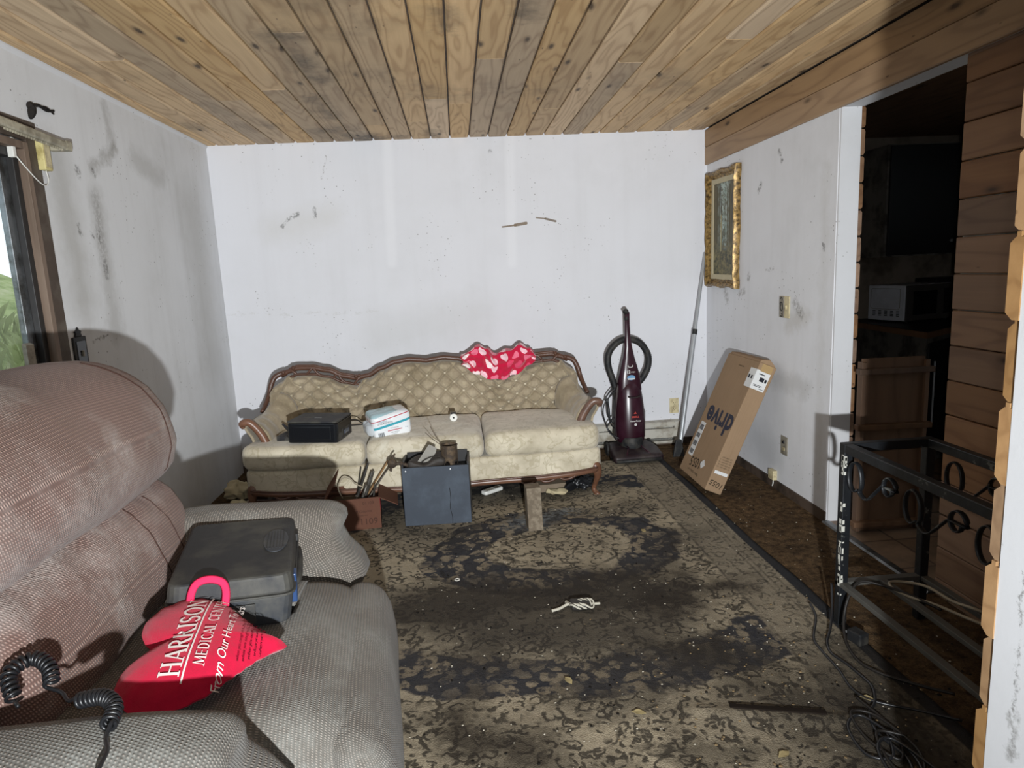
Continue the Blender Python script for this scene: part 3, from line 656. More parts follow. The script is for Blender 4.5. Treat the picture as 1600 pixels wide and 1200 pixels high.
# latch recess with grip at the right front
la = MB().lathe([(.001,0),(.085,0),(.085,.0035),(.075,.0045),(.001,.0045)], 28).xf(Matrix.Translation((.105, 0.02, .1455)) @ Matrix.Diagonal((.42, 1.0, 1, 1)))
part(la.build('grip_disc', M['grey_abs'], HC, smooth=True, angle=40), 'ribbed oval on the lid edge')
rb = MB()
for i in range(6): rb.box(.08+i*.009, .083+i*.009, -.045, .085, .149, .1515)
rb.build('rib', M['black_abs'], lid)
han = MB().tube(smooth_path([(.148,-.10,.066),(.162,-.095,.064),(.167,-.04,.062),(.167,.06,.062),(.162,.115,.064),(.148,.12,.066)], 6), .012, 8)
part(han.build('handle', M['black_abs'], HC, smooth=True), 'folding carry handle on the front side')
part(MB().box(.148,.165,-.16,-.115,.03,.115).build('latch', plain('blue_latch', '27436f', .4, .5), HC, bevel=.004), 'small blue plastic latch')
MB().box(.148,.165,.135,.18,.03,.115).build('latch', M['black_abs'], HC, bevel=.004)
MB().box(-.06,.06,-.2325,-.228,.02,.075).build('side_panel', M['black_abs'], HC, bevel=.003)

# ------------------------------------------------------------------ heart pillow
def heart_r(a):
    """2D heart outline, tip at -y, lobes at +y, about 1 unit half width"""
    x = 16*sin(a)**3; y = 13*cos(a)-5*cos(2*a)-2*cos(3*a)-cos(4*a)
    return x/16, (y+2)/16
M['red_fleece'] = plain('red_fleece', 'c4183c', .95, .1, var=.15, scale=40, bump=.6, bscale=350, Sheen_Weight=.25)
M['pink_web'] = plain('pink_web', 'e8325f', .8, .2, bump=.5, bscale=500)
M['white_print'] = plain('white_print', 'e8e0dc', .7, .3, var=.05)
M['dark_print'] = plain('dark_print', '6d1426', .9, .1, var=.1)
HP = thing('heart_pillow', 'red heart-shaped pillow with white lettering on recliner seat', 'pillow', (-.640, 1.525, .575), rot=(radians(6), radians(-9), radians(95)))
PW_, PT = .195, .052
def pil_h(x, y):
    """pillow top height over plane point (from heart radial fraction)"""
    best = 1e9; r = math.hypot(x, y)
    if r < 1e-6: return PT
    ang = math.atan2(x, y); lo, hi = 0, 1
    bx = by = 0
    # outline radius along this direction, by table
    k = int((ang+pi)/(2*pi)*len(HT)) % len(HT); R0 = HT[k]
    f = min(1, r/(R0*PW_)); return PT*max(0.0, 1-f**2.6)**.62
outl = [heart_r(2*pi*i/720) for i in range(720)]
HT = [.7]*180; acc = {}
for hx, hy in outl:
    k = int((math.atan2(hx, hy)+pi)/(2*pi)*180) % 180; acc[k] = max(acc.get(k, 0), math.hypot(hx, hy))
last = .8
for k in range(180): last = acc.get(k, last); HT[k] = last
HT = [(HT[k-1]+HT[k]*2+HT[(k+1) % 180])/4 for k in range(180)]
pm = MB(); NR, NA = 14, 90
for sgn in (1, -.75):
    b = len(pm.v); pm.v.append((0, 0, PT*sgn))
    for j in range(1, NR+1):
        for i in range(NA):
            a = 2*pi*i/NA-pi; R0 = HT[int(i*2) % 180]*PW_; f = j/NR; r = R0*f
            x_, y_ = r*sin(a), r*cos(a); zz = PT*max(0, 1-f**2.6)**.62*sgn
            zz += (.006*snoise(x_*14, y_*14, 0, 3)+.004*sin(a*26)*f**5)*(1-f*.3)
            pm.v.append((x_, y_, zz))
    for i in range(NA): pm.f.append((b, b+1+i, b+1+(i+1) % NA))
    for j in range(NR-1):
        for i in range(NA):
            o1 = b+1+j*NA; pm.f.append((o1+i, o1+NA+i, o1+NA+(i+1) % NA, o1+(i+1) % NA))
b2 = 1+NR*NA
for i in range(NA): pm.f.append((1+(NR-1)*NA+i, b2+1+(NR-1)*NA+i, b2+1+(NR-1)*NA+(i+1) % NA, 1+(NR-1)*NA+(i+1) % NA))
pm.build('cover', M['red_fleece'], HP, smooth=True)
wh = smooth_path([(.135,.078,.015),(.160,.078,.048),(.176,.066,.068),(.181,.036,.075),(.176,.006,.068),(.160,-.006,.048),(.135,-.006,.015)], 5)
part(MB().tube(wh, .0105, 6, flat=(1.0, .18)).build('strap', M['pink_web'], HP, smooth=True), 'pink webbing carry loop')
def on_pil(q): return Vector((q.x, q.y, pil_h(q.x, q.y)+.0065))
# stroke letters with serifs for the printed words
def serif_word(word, size, adv, wt):
    mb = MB(); x0 = 0
    def bar(a, b, w_):
        a, b = Vector((*a, 0)), Vector((*b, 0)); d = (b-a); nrm = Vector((-d.y, d.x, 0)).normalized()*w_/2; k = max(1, int(d.length/.25))
        for i in range(k):
            p_, q_ = a+d*(i/k), a+d*((i+1)/k); mb.add([p_-nrm, q_-nrm, q_+nrm, p_+nrm], [(0, 1, 2, 3)])
    def arc(cx, cy, rx, ry, a0, a1, w_):
        pts = [(cx+rx*cos(radians(a0+(a1-a0)*i/12)), cy+ry*sin(radians(a0+(a1-a0)*i/12))) for i in range(13)]
        for p_, q_ in zip(pts, pts[1:]): bar(p_, q_, w_)
    def ser(x_, y_, w_=.34): bar((x_-w_/2, y_), (x_+w_/2, y_), .055)
    t, th = wt, wt*.45; out = []
    for ch in word:
        st = len(mb.v); wd = .8
        if ch == 'H': bar((.15,0),(.15,1),t); bar((.72,0),(.72,1),t); bar((.15,.5),(.72,.5),th); [ser(a, b) for a in (.15,.72) for b in (.02,.98)]; wd = .95
        elif ch == 'A': bar((.08,0),(.42,1),th); bar((.42,1),(.78,0),t); bar((.22,.34),(.66,.34),th); ser(.08,.02); ser(.78,.02); wd = .92
        elif ch in 'RP': bar((.15,0),(.15,1),t); arc(.30,.74,.30,.25,95,-90,t*.8); bar((.15,.98),(.30,.98),th); bar((.15,.49),(.30,.49),th); bar((.38,.49),(.74,0),t); ser(.15,.02); ser(.78,.02,.2); wd = .88
        elif ch == 'I': bar((.18,0),(.18,1),t); ser(.18,.02); ser(.18,.98); wd = .42
        elif ch == 'S': arc(.33,.74,.22,.24,20,270,t*.8); arc(.33,.26,.24,.25,90,-160,t*.8); wd = .70
        elif ch == 'O': arc(.44,.5,.36,.48,0,360,t*.85); wd = .95
        elif ch == 'N': bar((.12,0),(.12,1),th); bar((.12,1),(.74,0),t); bar((.74,0),(.74,1),th); ser(.12,.02); ser(.74,.98); ser(.10,.98,.2); wd = .92
        elif ch == 'M': bar((.1,0),(.14,1),th); bar((.14,1),(.48,.1),t); bar((.48,.1),(.84,1),th); bar((.88,0),(.84,1),t); ser(.1,.02); ser(.88,.02); wd = 1.05
        elif ch == 'E': bar((.15,0),(.15,1),t); [bar((.15,b),(.62,b),th) for b in (.03,.5,.97)]; wd = .76
        elif ch == 'D': bar((.15,0),(.15,1),t); arc(.32,.5,.38,.47,90,-90,t*.85); bar((.15,.97),(.32,.97),th); bar((.15,.03),(.32,.03),th); wd = .88
        elif ch == 'C': arc(.44,.5,.36,.48,45,315,t*.85); wd = .84
        elif ch == 'L': bar((.15,0),(.15,1),t); bar((.15,.03),(.6,.03),th); ser(.15,.98); wd = .70
        elif ch == 'T': bar((.38,0),(.38,1),t); bar((.05,.97),(.72,.97),th); ser(.38,.02); wd = .76
        elif ch == ' ': wd = .5
        mb.v[st:] = [(a+x0, b, c) for a, b, c in mb.v[st:]]; x0 += wd*adv
    mb.v = [((a-x0/2)*size, (b-.5)*size, 0) for a, b, c in mb.v]; return mb
def print_word(word, size, cx, cy, adv=1.0, wt=.16, first=1.0):
    mb = serif_word(word, size, adv, wt)
    mb.v = [tuple(on_pil(Vector((a*.95+cx, b+cy, 0)))) for a, b, c in mb.v]
    part(mb.build('lettering', M['white_print'], HP), 'white printed words '+word)
print_word('HARRISON', .043, 0.0, .050, 1.0, .17)
print_word('MEDICAL CENTER', .024, .02, -.004, 1.0, .15)
ln = MB()
for yy in (.021,):
    for i in range(24):
        xa, xb = -.15+.30*i/24, -.15+.30*(i+1)/24
        ln.add([on_pil(Vector((xa,yy-.0018,0))), on_pil(Vector((xb,yy-.0018,0))), on_pil(Vector((xb,yy+.0018,0))), on_pil(Vector((xa,yy+.0018,0)))], [(0,1,2,3)])
ln.build('underline', M['white_print'], HP)
text_on('From Our Heart To Yours', .028, M['white_print'], HP, Matrix.Translation((0, -.046, 0)), fn=on_pil, shear=.35, space=.98)
for k, (yy, ww) in enumerate(((-.078, .20), (-.089, .18), (-.100, .15), (-.111, .12), (-.122, .10))):
    text_on('when you cough or move hold this pillow tight'[:int(ww*190)], .009, M['dark_print'], HP, Matrix.Translation((.0, yy, 0)), fn=on_pil)

# ------------------------------------------------------------------ coiled cord on the near armrest
M['cord_black'] = plain('cord_black', '1c1d20', .35, .55, var=.1)
def helix(path, R, turns, n=16):
    P = smooth_path(path, 24); L_ = [0]
    for a, b in zip(P, P[1:]): L_.append(L_[-1]+(b-a).length)
    out = []; N_ = turns*n; up = None; j = 0
    for i in range(N_+1):
        s_ = L_[-1]*i/N_
        while j < len(P)-2 and L_[j+1] < s_: j += 1
        t = (s_-L_[j])/max(1e-9, L_[j+1]-L_[j]); c = P[j].lerp(P[j+1], t); d = (P[j+1]-P[j]).normalized()
        if up is None: up = d.orthogonal().normalized()
        up = (up-d*up.dot(d)).normalized(); sd = d.cross(up); a = 2*pi*i/n
        out.append(c+(up*cos(a)+sd*sin(a))*R)
    return out
cc = MB()
c1 = helix([(-.895,1.245,.665),(-.920,1.28,.700),(-.895,1.315,.708),(-.855,1.295,.698),(-.835,1.265,.680)], .012, 17)
c2 = helix([(-.745,1.195,.682),(-.695,1.182,.693),(-.660,1.150,.691),(-.650,1.105,.686)], .012, 15)
mid = smooth_path([c1[-1], (-.81,1.25,.668), (-.78,1.22,.668), c2[0]], 6)
tail = smooth_path([c2[-1], (-.642,1.08,.680), (-.625,1.05,.678), (-.618,1.0,.665), (-.60,.975,.60)], 6)
cc.tube([(-.865,1.21,.672), (-.88,1.225,.672)]+c1+mid[1:-1]+c2+tail[1:], .0037, 7)
tag(cc.build('coiled_cord', M['cord_black'], None, smooth=True), 'black coiled telephone cord trailing over the near armrest of the recliner', 'cord')

# ------------------------------------------------------------------ sofa
def velvet(name, c1, c2, damask=False, stain=None):
    n = NT(name); p = n.obj()
    col = n.mix(n.ramp(n.noise(p, 4.5, 6, .65), [(.35, 0.0), (.68, 1.0)]), lin(c1), lin(c2))
    h = n.noise(p, 300, 2)
    if damask:
        q = n.vmath('ADD', p, n.vmath('MULTIPLY', n.vmath('SUBTRACT', n.noise(p, 14, 2, col=True), (.5, .5, .5)), (.06, .06, .06)))
        v_ = n.noise(q, 11, 3, .5, .8); d = n.ramp(n.math('ABSOLUTE', n.math('SUBTRACT', v_, .50)), [(.012, 1.0), (.035, 0.0)])
        col = n.mix(n.math('MULTIPLY', d, .45), col, lin('9f9478')); h = n.math('ADD', h, d)
    else:
        cr = n.noise(n.map(p, (1, 1, .6)), 26, 5, .7)
        col = n.mix(n.math('MULTIPLY', n.ramp(cr, [(.52, 0.0), (.66, 1.0)]), .35), col, lin('c4b899'))
    if stain:
        col = n.mix(n.math('MULTIPLY', n.ramp(n.noise(p, 5, 6, .7), [(.50, 0.0), (.62, 1.0)]), .75), col, lin(stain))
    col = n.mix(n.math('MULTIPLY', n.ramp(n.noise(p, 2.2, 6, .7), [(.5, 0.0), (.75, 1.0)]), .55), col, lin('857a63'))
    return n.out(col, .8, .2, 0, n.bump(h, .25, .003), Sheen_Weight=.3, Sheen_Roughness=.4)
M['velvet'] = velvet('gold_velvet', 'aa9d87', '8a7d66')
M['velvet_seat'] = velvet('gold_damask', 'd3cab5', 'b8ae98', True)
M['velvet_pale'] = velvet('gold_damask_worn', 'd3cbb8', 'bab09b', True, 'd2cdbd')
def carved():
    n = NT('carved_walnut'); p = n.obj()
    col = n.mix(n.noise(n.map(p, (1, 4, 4)), 12, 4), lin('3f2a20'), lin('68483a'))
    return n.out(col, .38, .5, 0, n.bump(n.noise(p, 60, 3), .4, .004))
M['walnut'] = carved()
M['walnut_light'] = wood('walnut_light', '765340', '4b3226', 'x', ring=4, knots=False, rough=.35, spec=.5)
CX = -.25
SO = thing('sofa', 'long gold velvet sofa with tufted back and carved wooden frame', 'sofa', (CX, 4.45, 0))
def S_(mb, name, mat, parent=SO, **kw):
    mb.v = [(a-CX, b-4.45, c) for a, b, c in mb.v]; return mb.build(name, mat, parent, **kw)
# crest line (half, mirrored): |x-CX| -> z
CZ = [(0,.835),(.05,.842),(.12,.850),(.22,.838),(.32,.800),(.42,.752),(.50,.738),(.58,.755),(.70,.805),(.80,.828),(.90,.832),(.97,.812),(1.02,.785)]
def crest(x):
    d = abs(x-CX)
    for (a, za), (b, zb) in zip(CZ, CZ[1:]):
        if d <= b:
            t = (d-a)/(b-a); t = t*t*(3-2*t); return za+(zb-za)*t
    return CZ[-1][1]
# tufted back: curved shell, bends forward at both ends
def back_xyz(u, v, dep=0):
    sx_ = (u-.5)*2.22; d = abs(sx_); sg = 1 if sx_ >= 0 else -1
    fwd = 0.0; xx = sx_
    if d > .90:                                     # wing turns forward
        t = (d-.90)/.21; a = t*radians(80); R = .15
        xx = sg*(.90+R*sin(a)); fwd = R*(1-cos(a))*1.5
    zt = crest(CX+min(d, 1.02)*sg)-.028
    if .46 < d < .97: zt -= .034*min(1, (d-.46)/.04, (.97-d)/.04)
    if d > .90: zt -= .05*((d-.90)/.21)**2
    z = .38+(zt-.38)*v
    y = 4.70+.11*v-fwd-dep
    return Vector((CX+xx, y, z))
def tuft(u, v):
    """diamond tufting depth 0 (button) .. 1"""
    sx_ = (u-.5)*2.22; z = v*.45
    gx, gz = .0635, .060
    a = (sx_/gx+z/gz)/2; b = (sx_/gx-z/gz)/2
    fa, fb = a-round(a), b-round(b)
    ridge = min(abs(fa), abs(fb))*2               # 0 on pleat lines
    btn = math.hypot(fa, fb)
    th_ = math.atan2(fa+fb, fa-fb)
    star = .10*cos(8*th_)*math.exp(-(btn/.20)**2)*min(1, btn/.08)
    return min(1, ridge*3.2)**.55*.40+.60*min(1, btn*1.9)**.75+star
def back_fn(u, v):
    k = tuft(u, v)
    vt = min(1, (1-v)/.06)**.5 if v > .94 else 1
    lo = 1 if v > .16 else .9
    d = .022+.056*k*vt*lo-.03*(1-vt)
    return tuple(back_xyz(u, v, d))
S_(MB().grid(back_fn, 640, 130), 'backrest', M['velvet'], smooth=True)
bts = MB()
for i in range(-17, 18):
    for j in range(0, 8):
        if (i+j) % 2: continue
        sx_ = i*.0635; z = j*.060; u = sx_/2.22+.5; v = z/.45
        if not .03 < u < .97 or not .12 < v < .93: continue
        c = back_xyz(u, v, .034); bts.lathe([(.001,-.009),(.008,-.006),(.010,0),(.006,.004),(.001,.005)], 8, tuple(c), 'y')
part(S_(bts, 'tufting_buttons', M['velvet_seat'], smooth=True), kind='stuff')
# outside back
S_(MB().grid(lambda u, v: tuple(back_xyz(u, v, -.03)-Vector((0, 0, .0))), 60, 6), 'outside_back', M['velvet'], smooth=True)
# base and cushions
def base_def(x, y, z):
    d = abs(x-CX)
    if y < 4.3: y += .05*max(0, (d-.85)/.25)**2 - .015*(1-(d/1.1)**2)
    return (x, y, z)
S_(cushion(CX, 4.36, .235, 2.18, .78, .16, .03, 26, base_def), 'base', M['velvet_seat'], smooth=True, weld=True)
def cu_def(seed, lo):
    def f(x, y, z):
        z += .010*snoise(x*4, y*4, 0, seed) - (lo if z > .36 else 0)*max(0, 1-((y-4.3)/.35)**2)
        d = abs(x-CX)
        if y < 4.3 and d > .8: y += .055*((d-.8)/.3)**2
        return (x, y + .006*snoise(x*5, z*6, 0, seed+2), z)
    return f
for cx, ww, sd, mt, lo in ((-.985, .745, 1, 'velvet_seat', .01), (-.250, .715, 4, 'velvet_pale', .0), (.474, .725, 7, 'velvet_seat', .0)):
    S_(cushion(cx, 4.29, .385, ww, .68, .155, .055, 16, cu_def(sd, lo), (0, .01, .10)), 'seat_cushion', M[mt], smooth=True, weld=True)
# crest rail, carved and pierced over the two shoulders
def rail(xa, xb, dz, r, n=40, yy=4.80, flat=(1.0, 1.0)):
    pts = [(xa+(xb-xa)*i/n, yy, crest(xa+(xb-xa)*i/n)+dz) for i in range(n+1)]
    return MB().tube(pts, r, 8, flat=flat)
CR = S_(rail(CX-1.02, CX+1.02, -.008, .018, 90, 4.785, (1.2, 1.0)), 'crest_rail', M['walnut'], smooth=True)
for sg in (-1, 1):
    m = rail(CX+sg*.47, CX+sg*.96, -.052, .010, 30, 4.775)
    for k, d in enumerate((.52, .58, .66, .75, .84, .91)):
        x0 = CX+sg*d; x1 = CX+sg*(d+.045 if k % 2 else d-.045)
        m.tube(smooth_path([(x0, 4.775, crest(x0)-.052), ((x0+x1)/2, 4.768, crest(x0)-.028), (x1, 4.775, crest(x1)-.004)], 5), [.010,.011,.010,.009,.008,.008,.008,.009,.010,.010,.010], 7)
    for d in (.50, .93, 1.0):
        x0 = CX+sg*d; m.lathe([(.001,-.02),(.012,-.016),(.018,0),(.013,.014),(.001,.02)], 10, (x0, 4.772, crest(x0)+.004), 'y')
    a = rail(CX+sg*.47, CX+sg*.96, .006, .011, 30, 4.785, (1.3, 1.0)); m.add(a.v, a.f)
    part(S_(m, 'carving', M['walnut'], CR, smooth=True), 'pierced scroll carving')
# arms: rolled pads with wooden faces
for sg in (-1, 1):
    ex = CX+sg*1.09                                    # outer reach
    def armf(u, v, sg=sg, ex=ex):
        # u along y from front to back, v around the section
        y = 4.16+u*.52; lift = .10*max(0, (u-.55)/.45)**1.6
        prof = [(-.135,.36),(-.130,.44),(-.110,.50),(-.075,.545),(-.030,.57),(.005,.568),(.018,.545),(.005,.52),(-.02,.48),(-.035,.40),(-.04,.20)]
        t = v*(len(prof)-1); i = min(int(t), len(prof)-2); f = t-i
        px = prof[i][0]*(1-f)+prof[i+1][0]*f; pz = prof[i][1]*(1-f)+prof[i+1][1]*f
        inset = .06*u
        return (ex+sg*(px-inset+.02*sin(u*3)), y, pz+lift*(1 if pz > .42 else .3)+.006*sin(u*26)*(v < .4))
    S_(MB().grid(armf, 24, 30), 'arm', M['velvet'], smooth=True, solid=.012)
    # wooden arm face: S-scroll at the front
    fp = smooth_path([(ex+sg*.02, 4.145, .552), (ex+sg*.025, 4.135, .578), (ex-sg*.012, 4.135, .588), (ex-sg*.045, 4.14, .560), (ex-sg*.085, 4.145, .50), (ex-sg*.108, 4.145, .44), (ex-sg*.112, 4.145, .39)], 6)
    AF = S_(MB().tube(fp, [.012+.010*min(1, i/8) for i in range(len(fp))], 9, flat=(1.1, 1.0)), 'arm_face', M['walnut_light'], smooth=True)
    S_(MB().tube([q+Vector((sg*.017, -.006, -.006)) for q in fp[8:]], .007, 7), 'arm_bead', M['walnut'], AF, smooth=True)
    # wooden rail sweeping from the crest down to the arm
    tp = smooth_path([(CX+sg*.99, 4.785, .800), (CX+sg*1.055, 4.76, .775), (CX+sg*1.085, 4.74, .72), (CX+sg*1.10, 4.72, .655), (CX+sg*1.115, 4.67, .60), (CX+sg*1.125, 4.60, .56)], 6)
    S_(MB().tube(tp, [.020-.006*i/len(tp) for i in range(len(tp))], 8), 'arm_rail', M['walnut'], smooth=True)
# apron moulding along the front with shallow carved waves
def apz(x):
    d = abs(x-CX); return .150-.012*math.exp(-(d/.28)**2)+.018*max(0, (d-.7)/.35)
def apy(x):
    d = abs(x-CX); return 3.965+.05*max(0, (d-.85)/.25)**2-.015*(1-(d/1.1)**2)
xs = [CX-1.06+2.12*i/80 for i in range(81)]
AP = S_(MB().tube([(x, apy(x), apz(x)+.010) for x in xs], .015, 8, flat=(.9, 1.2)), 'apron', M['walnut_light'], smooth=True)
S_(MB().tube([(x, apy(x)-.008, apz(x)+.026) for x in xs], .006, 6), 'apron_bead', M['walnut'], AP, smooth=True)
for sg in (-1, 1):
    m = MB()
    for d0 in (.62, .74, .86):
        x0 = CX+sg*d0; m.tube(smooth_path([(x0-.05, apy(x0), apz(x0)-.002), (x0-.02, apy(x0)-.004, apz(x0)-.016), (x0+.02, apy(x0)-.004, apz(x0)-.012), (x0+.055, apy(x0), apz(x0)+.002)], 5), .008, 6)
    S_(m, 'apron_carving', M['walnut'], AP, smooth=True)
# cabriole legs
def leg(x, y, sx_, sy_):
    pts = [(x, y, .215), (x+sx_*.012, y+sy_*.012, .175), (x+sx_*.018, y+sy_*.018, .135), (x+sx_*.006, y+sy_*.006, .085), (x-sx_*.004, y-sy_*.004, .045), (x+sx_*.008, y+sy_*.010, .018), (x+sx_*.026, y+sy_*.026, .010)]
    P = smooth_path(pts, 5); r = [.030, .032, .034, .035, .034, .033, .031, .029, .027, .025, .023, .021, .019, .018, .017, .016, .0155, .015, .015, .015, .015, .0155, .016, .0165, .017, .0175, .018, .0175, .016, .013, .009]
    return MB().tube(P, r[:len(P)], 10)
for lx, ly, sx_, sy_ in ((CX-1.045, 4.03, -1, -1), (CX+1.045, 4.03, 1, -1), (CX-1.02, 4.70, -1, 1), (CX+1.02, 4.70, 1, 1)):
    S_(leg(lx, ly, sx_, sy_), 'leg', M['walnut_light'], smooth=True)

# ------------------------------------------------------------------ things on the sofa
M['gloss_black'] = plain('gloss_black', '131519', .22, .55, var=.1)
M['matt_black'] = plain('matt_black', '26262a', .6, .4, var=.15, dirt='47453f', dscale=12)
M['white_plastic'] = plain('white_plastic', 'd9d9d4', .45, .4, var=.06)
M['cream_plastic'] = plain('cream_plastic', 'c9bd98', .5, .4, var=.1, dirt='9e9172', dscale=20)
PR = thing('printer', 'glossy black inkjet printer sitting on left sofa cushion', 'printer', (-.90, 4.155, .458), rot=(radians(-1.5), radians(1.5), radians(-9)))
body = slab(.31, .29, 0, .118, .02).build('body', M['gloss_black'], PR, bevel=.005)
slab(.312, .292, .121, .132, .02).build('scanner_lid', M['matt_black'], PR, bevel=.003)
MB().box(-.115,.115,-.149,-.140,.020,.100).build('front_flap', M['gloss_black'], PR, bevel=.003)
part(MB().box(-.022,.022,-.035,-.028,.1325,.1332).build('logo_plate', plain('logo_plate', '8e8f90', .4), PR), 'small pale logo plate')
MB().box(.150,.157,-.06,.11,.012,.070).build('side_tray', M['matt_black'], PR, bevel=.003)
part(MB().box(.1565,.160,-.02,.06,.03,.055).build('side_window', plain('side_window', '59606e', .2, .6), PR, bevel=.002), 'smoked glossy inset')
PH = thing('answering_machine', 'small flat black phone base beside the printer', 'phone base', (-1.095, 4.19, .452), rz=radians(-12))
MB().prism([(-.06,0),(.06,0),(.06,.020),(-.02,.035),(-.06,.038)], 'y', -.07, .07).build('base', M['matt_black'], PH, bevel=.006)
MB().tube(smooth_path([(.01,.02,.03),(-.03,.045,.05),(-.075,.06,.085)], 6), [.011]*6+[.010]*4+[.007]*3, 8).build('antenna', M['matt_black'], PH, smooth=True)
MB().box(-.03,.035,-.05,.0,.030,.0335).build('keypad', M['gloss_black'], PH, bevel=.002)
tag(MB().tube(smooth_path([(-.76,4.30,.53),(-.71,4.36,.515),(-.68,4.38,.49),(-.66,4.40,.475),(-.70,4.42,.468),(-.78,4.43,.466)], 8), .004, 6).build('printer_cable', M['cord_black'], None, smooth=True), 'thin black cable behind the printer', 'cable')

def pack_mat():
    n = NT('printed_pack'); u = n.sep(n.obj()); X, Z = u[0], u[2]
    col = n.mix(n.noise(n.obj(), 12, 3), lin('d6dbe0'), lin('eef0f2'))
    def stripe(s, a, b, c, cur):
        m = n.math('MULTIPLY', n.new('ShaderNodeMapRange', {0: s, 1: a-.001, 2: a, 3: 0.0, 4: 1.0}).outputs[0], n.new('ShaderNodeMapRange', {0: s, 1: b, 2: b+.001, 3: 1.0, 4: 0.0}).outputs[0])
        return n.mix(m, cur, lin(c))
    Zs = n.math('ADD', Z, n.math('MULTIPLY', X, -.12))
    col = stripe(Zs, .080, .094, '3f9fb0', col)
    col = stripe(Zs, .128, .132, 'b8404c', col)
    col = stripe(Zs, .154, .175, 'a9c9d2', col)
    nm = n.bump(n.noise(n.obj(), 26, 4, .6), .45, .012)
    return n.out(col, .22, .5, 0, nm, Coat_Weight=.4)
DP = thing('wrapped_pack', 'white and teal plastic-wrapped pack of pads on middle sofa cushion', 'pack', (-.475, 4.175, .452), rot=(radians(2), radians(-5), radians(19)))
def pk(x, y, z): return (x*(1+.03*(z-.08)/.08), y, z+.004*snoise(x*20, y*20, z*20))
cushion(0, 0, .078, .24, .21, .156, .028, 12, pk, (.04, .04, .06)).build('wrapper', pack_mat(), DP, smooth=True, weld=True)
M['print_dark'] = plain('print_dark', '3a3f46', .6); M['print_blue'] = plain('print_blue', '3d6f8c', .6); M['print_red'] = plain('print_red', 'b23a48', .5)
fm = Matrix.Rotation(radians(90), 4, 'X')
def pface(dx, dz): return Matrix.Translation((dx, -.1135, dz)) @ fm
for s_, sz, dx, dz, mt in (('Disposable', .012, -.055, .117, 'print_blue'), ('UNDERPADS', .017, -.045, .104, 'print_dark'), ('for home care', .009, .01, .066, 'print_dark'), ('highly absorbent', .008, .01, .038, 'print_dark'), ('18 count', .008, .01, .028, 'print_dark'), ('Large', .009, .085, .055, 'print_blue')):
    text_on(s_, sz, M[mt], DP, pface(dx, dz))
MB().box(-.035,.055,-.1142,-.1136,.049,.0535).build('stripe', M['print_red'], DP)
bc = MB()
for i in range(11): bc.box(-.095+i*.0034, -.095+i*.0034+(.0016 if i % 3 else .0026), -.1142, -.1136, .022, .048)
bc.build('barcode', M['print_dark'], DP)
sdw = MB().box(.119,.1195,-.085,.085,.050,.085)
part(sdw.build('side_band', plain('teal_band', '2f93a6', .35), DP), 'teal band on the end')
part(MB().box(.119,.1195,-.085,.085,.118,.128).build('side_band', M['print_red'], DP), 'red band on the end')
part(cushion(-.128, .0, .062, .05, .17, .07, .024, 6, lambda x, y, z: (x, y*(1+.3*(x+.13)/.03), z+.012*snoise(x*50, y*40, 0, 2))).build('wrapper_end', plain('clear_wrap', 'c4cacf', .15, .6, bump=.8, bscale=60), DP, smooth=True, weld=True), 'crinkled clear plastic end')

RT = thing('tape_roll', 'small white roll with black top standing on middle sofa cushion', 'roll', (-.075, 4.35, .4725), rz=radians(4))
MB().lathe([(.001,-.03),(.024,-.03),(.026,-.026),(.026,.026),(.024,.03),(.001,.03)], 20, (0,0,.024), 'y').build('body', M['white_plastic'], RT, smooth=True, angle=40)
MB().lathe([(.001,-.0325),(.006,-.0325),(.006,-.03),(.001,-.03)], 12, (0,0,.024), 'y').build('core', M['gloss_black'], RT)
MB().box(-.02,.02,-.026,.03,.045,.058).build('cap', M['gloss_black'], RT, bevel=.006)

# heart blanket thrown over the crest
def hearts():
    n = NT('heart_fleece'); u = n.uv(); red = n.mix(n.noise(n.obj(), 30, 3), lin('b21638'), lin('cf2049'))
    sc = 11.5; v = n.new('ShaderNodeTexVoronoi', {'Vector': u, 'Scale': sc, 'Randomness': .55}, voronoi_dimensions='2D')
    d = n.vmath('MULTIPLY', n.vmath('SUBTRACT', u, v.outputs['Position']), (sc*3.2, sc*3.2, 0))
    rr = n.sep(v.outputs['Color']); d = n.new('ShaderNodeVectorRotate', {'Vector': d, 'Angle': n.math('MULTIPLY_ADD', rr[1], 1.6, -.8)}, rotation_type='Z_AXIS').outputs[0]
    s = n.sep(d); x2 = n.math('MULTIPLY', s[0], s[0]); y = s[1]; y2 = n.math('MULTIPLY', y, y)
    q = n.math('SUBTRACT', n.math('ADD', x2, y2), 1.0); q3 = n.math('MULTIPLY', n.math('MULTIPLY', q, q), q)
    f = n.math('SUBTRACT', q3, n.math('MULTIPLY', x2, n.math('MULTIPLY', y2, y)))
    m = n.math('LESS_THAN', f, 0.0)
    hc = n.ramp(rr[0], [(0.0, lin('f0c9d2')), (.35, lin('e8748f')), (.65, lin('f4e6e6')), (.85, lin('d84a6c'))], 'CONSTANT')
    return n.out(n.mix(m, red, hc), .9, .1, 0, n.bump(n.noise(n.obj(), 400, 2), .3, .003), Sheen_Weight=.3)
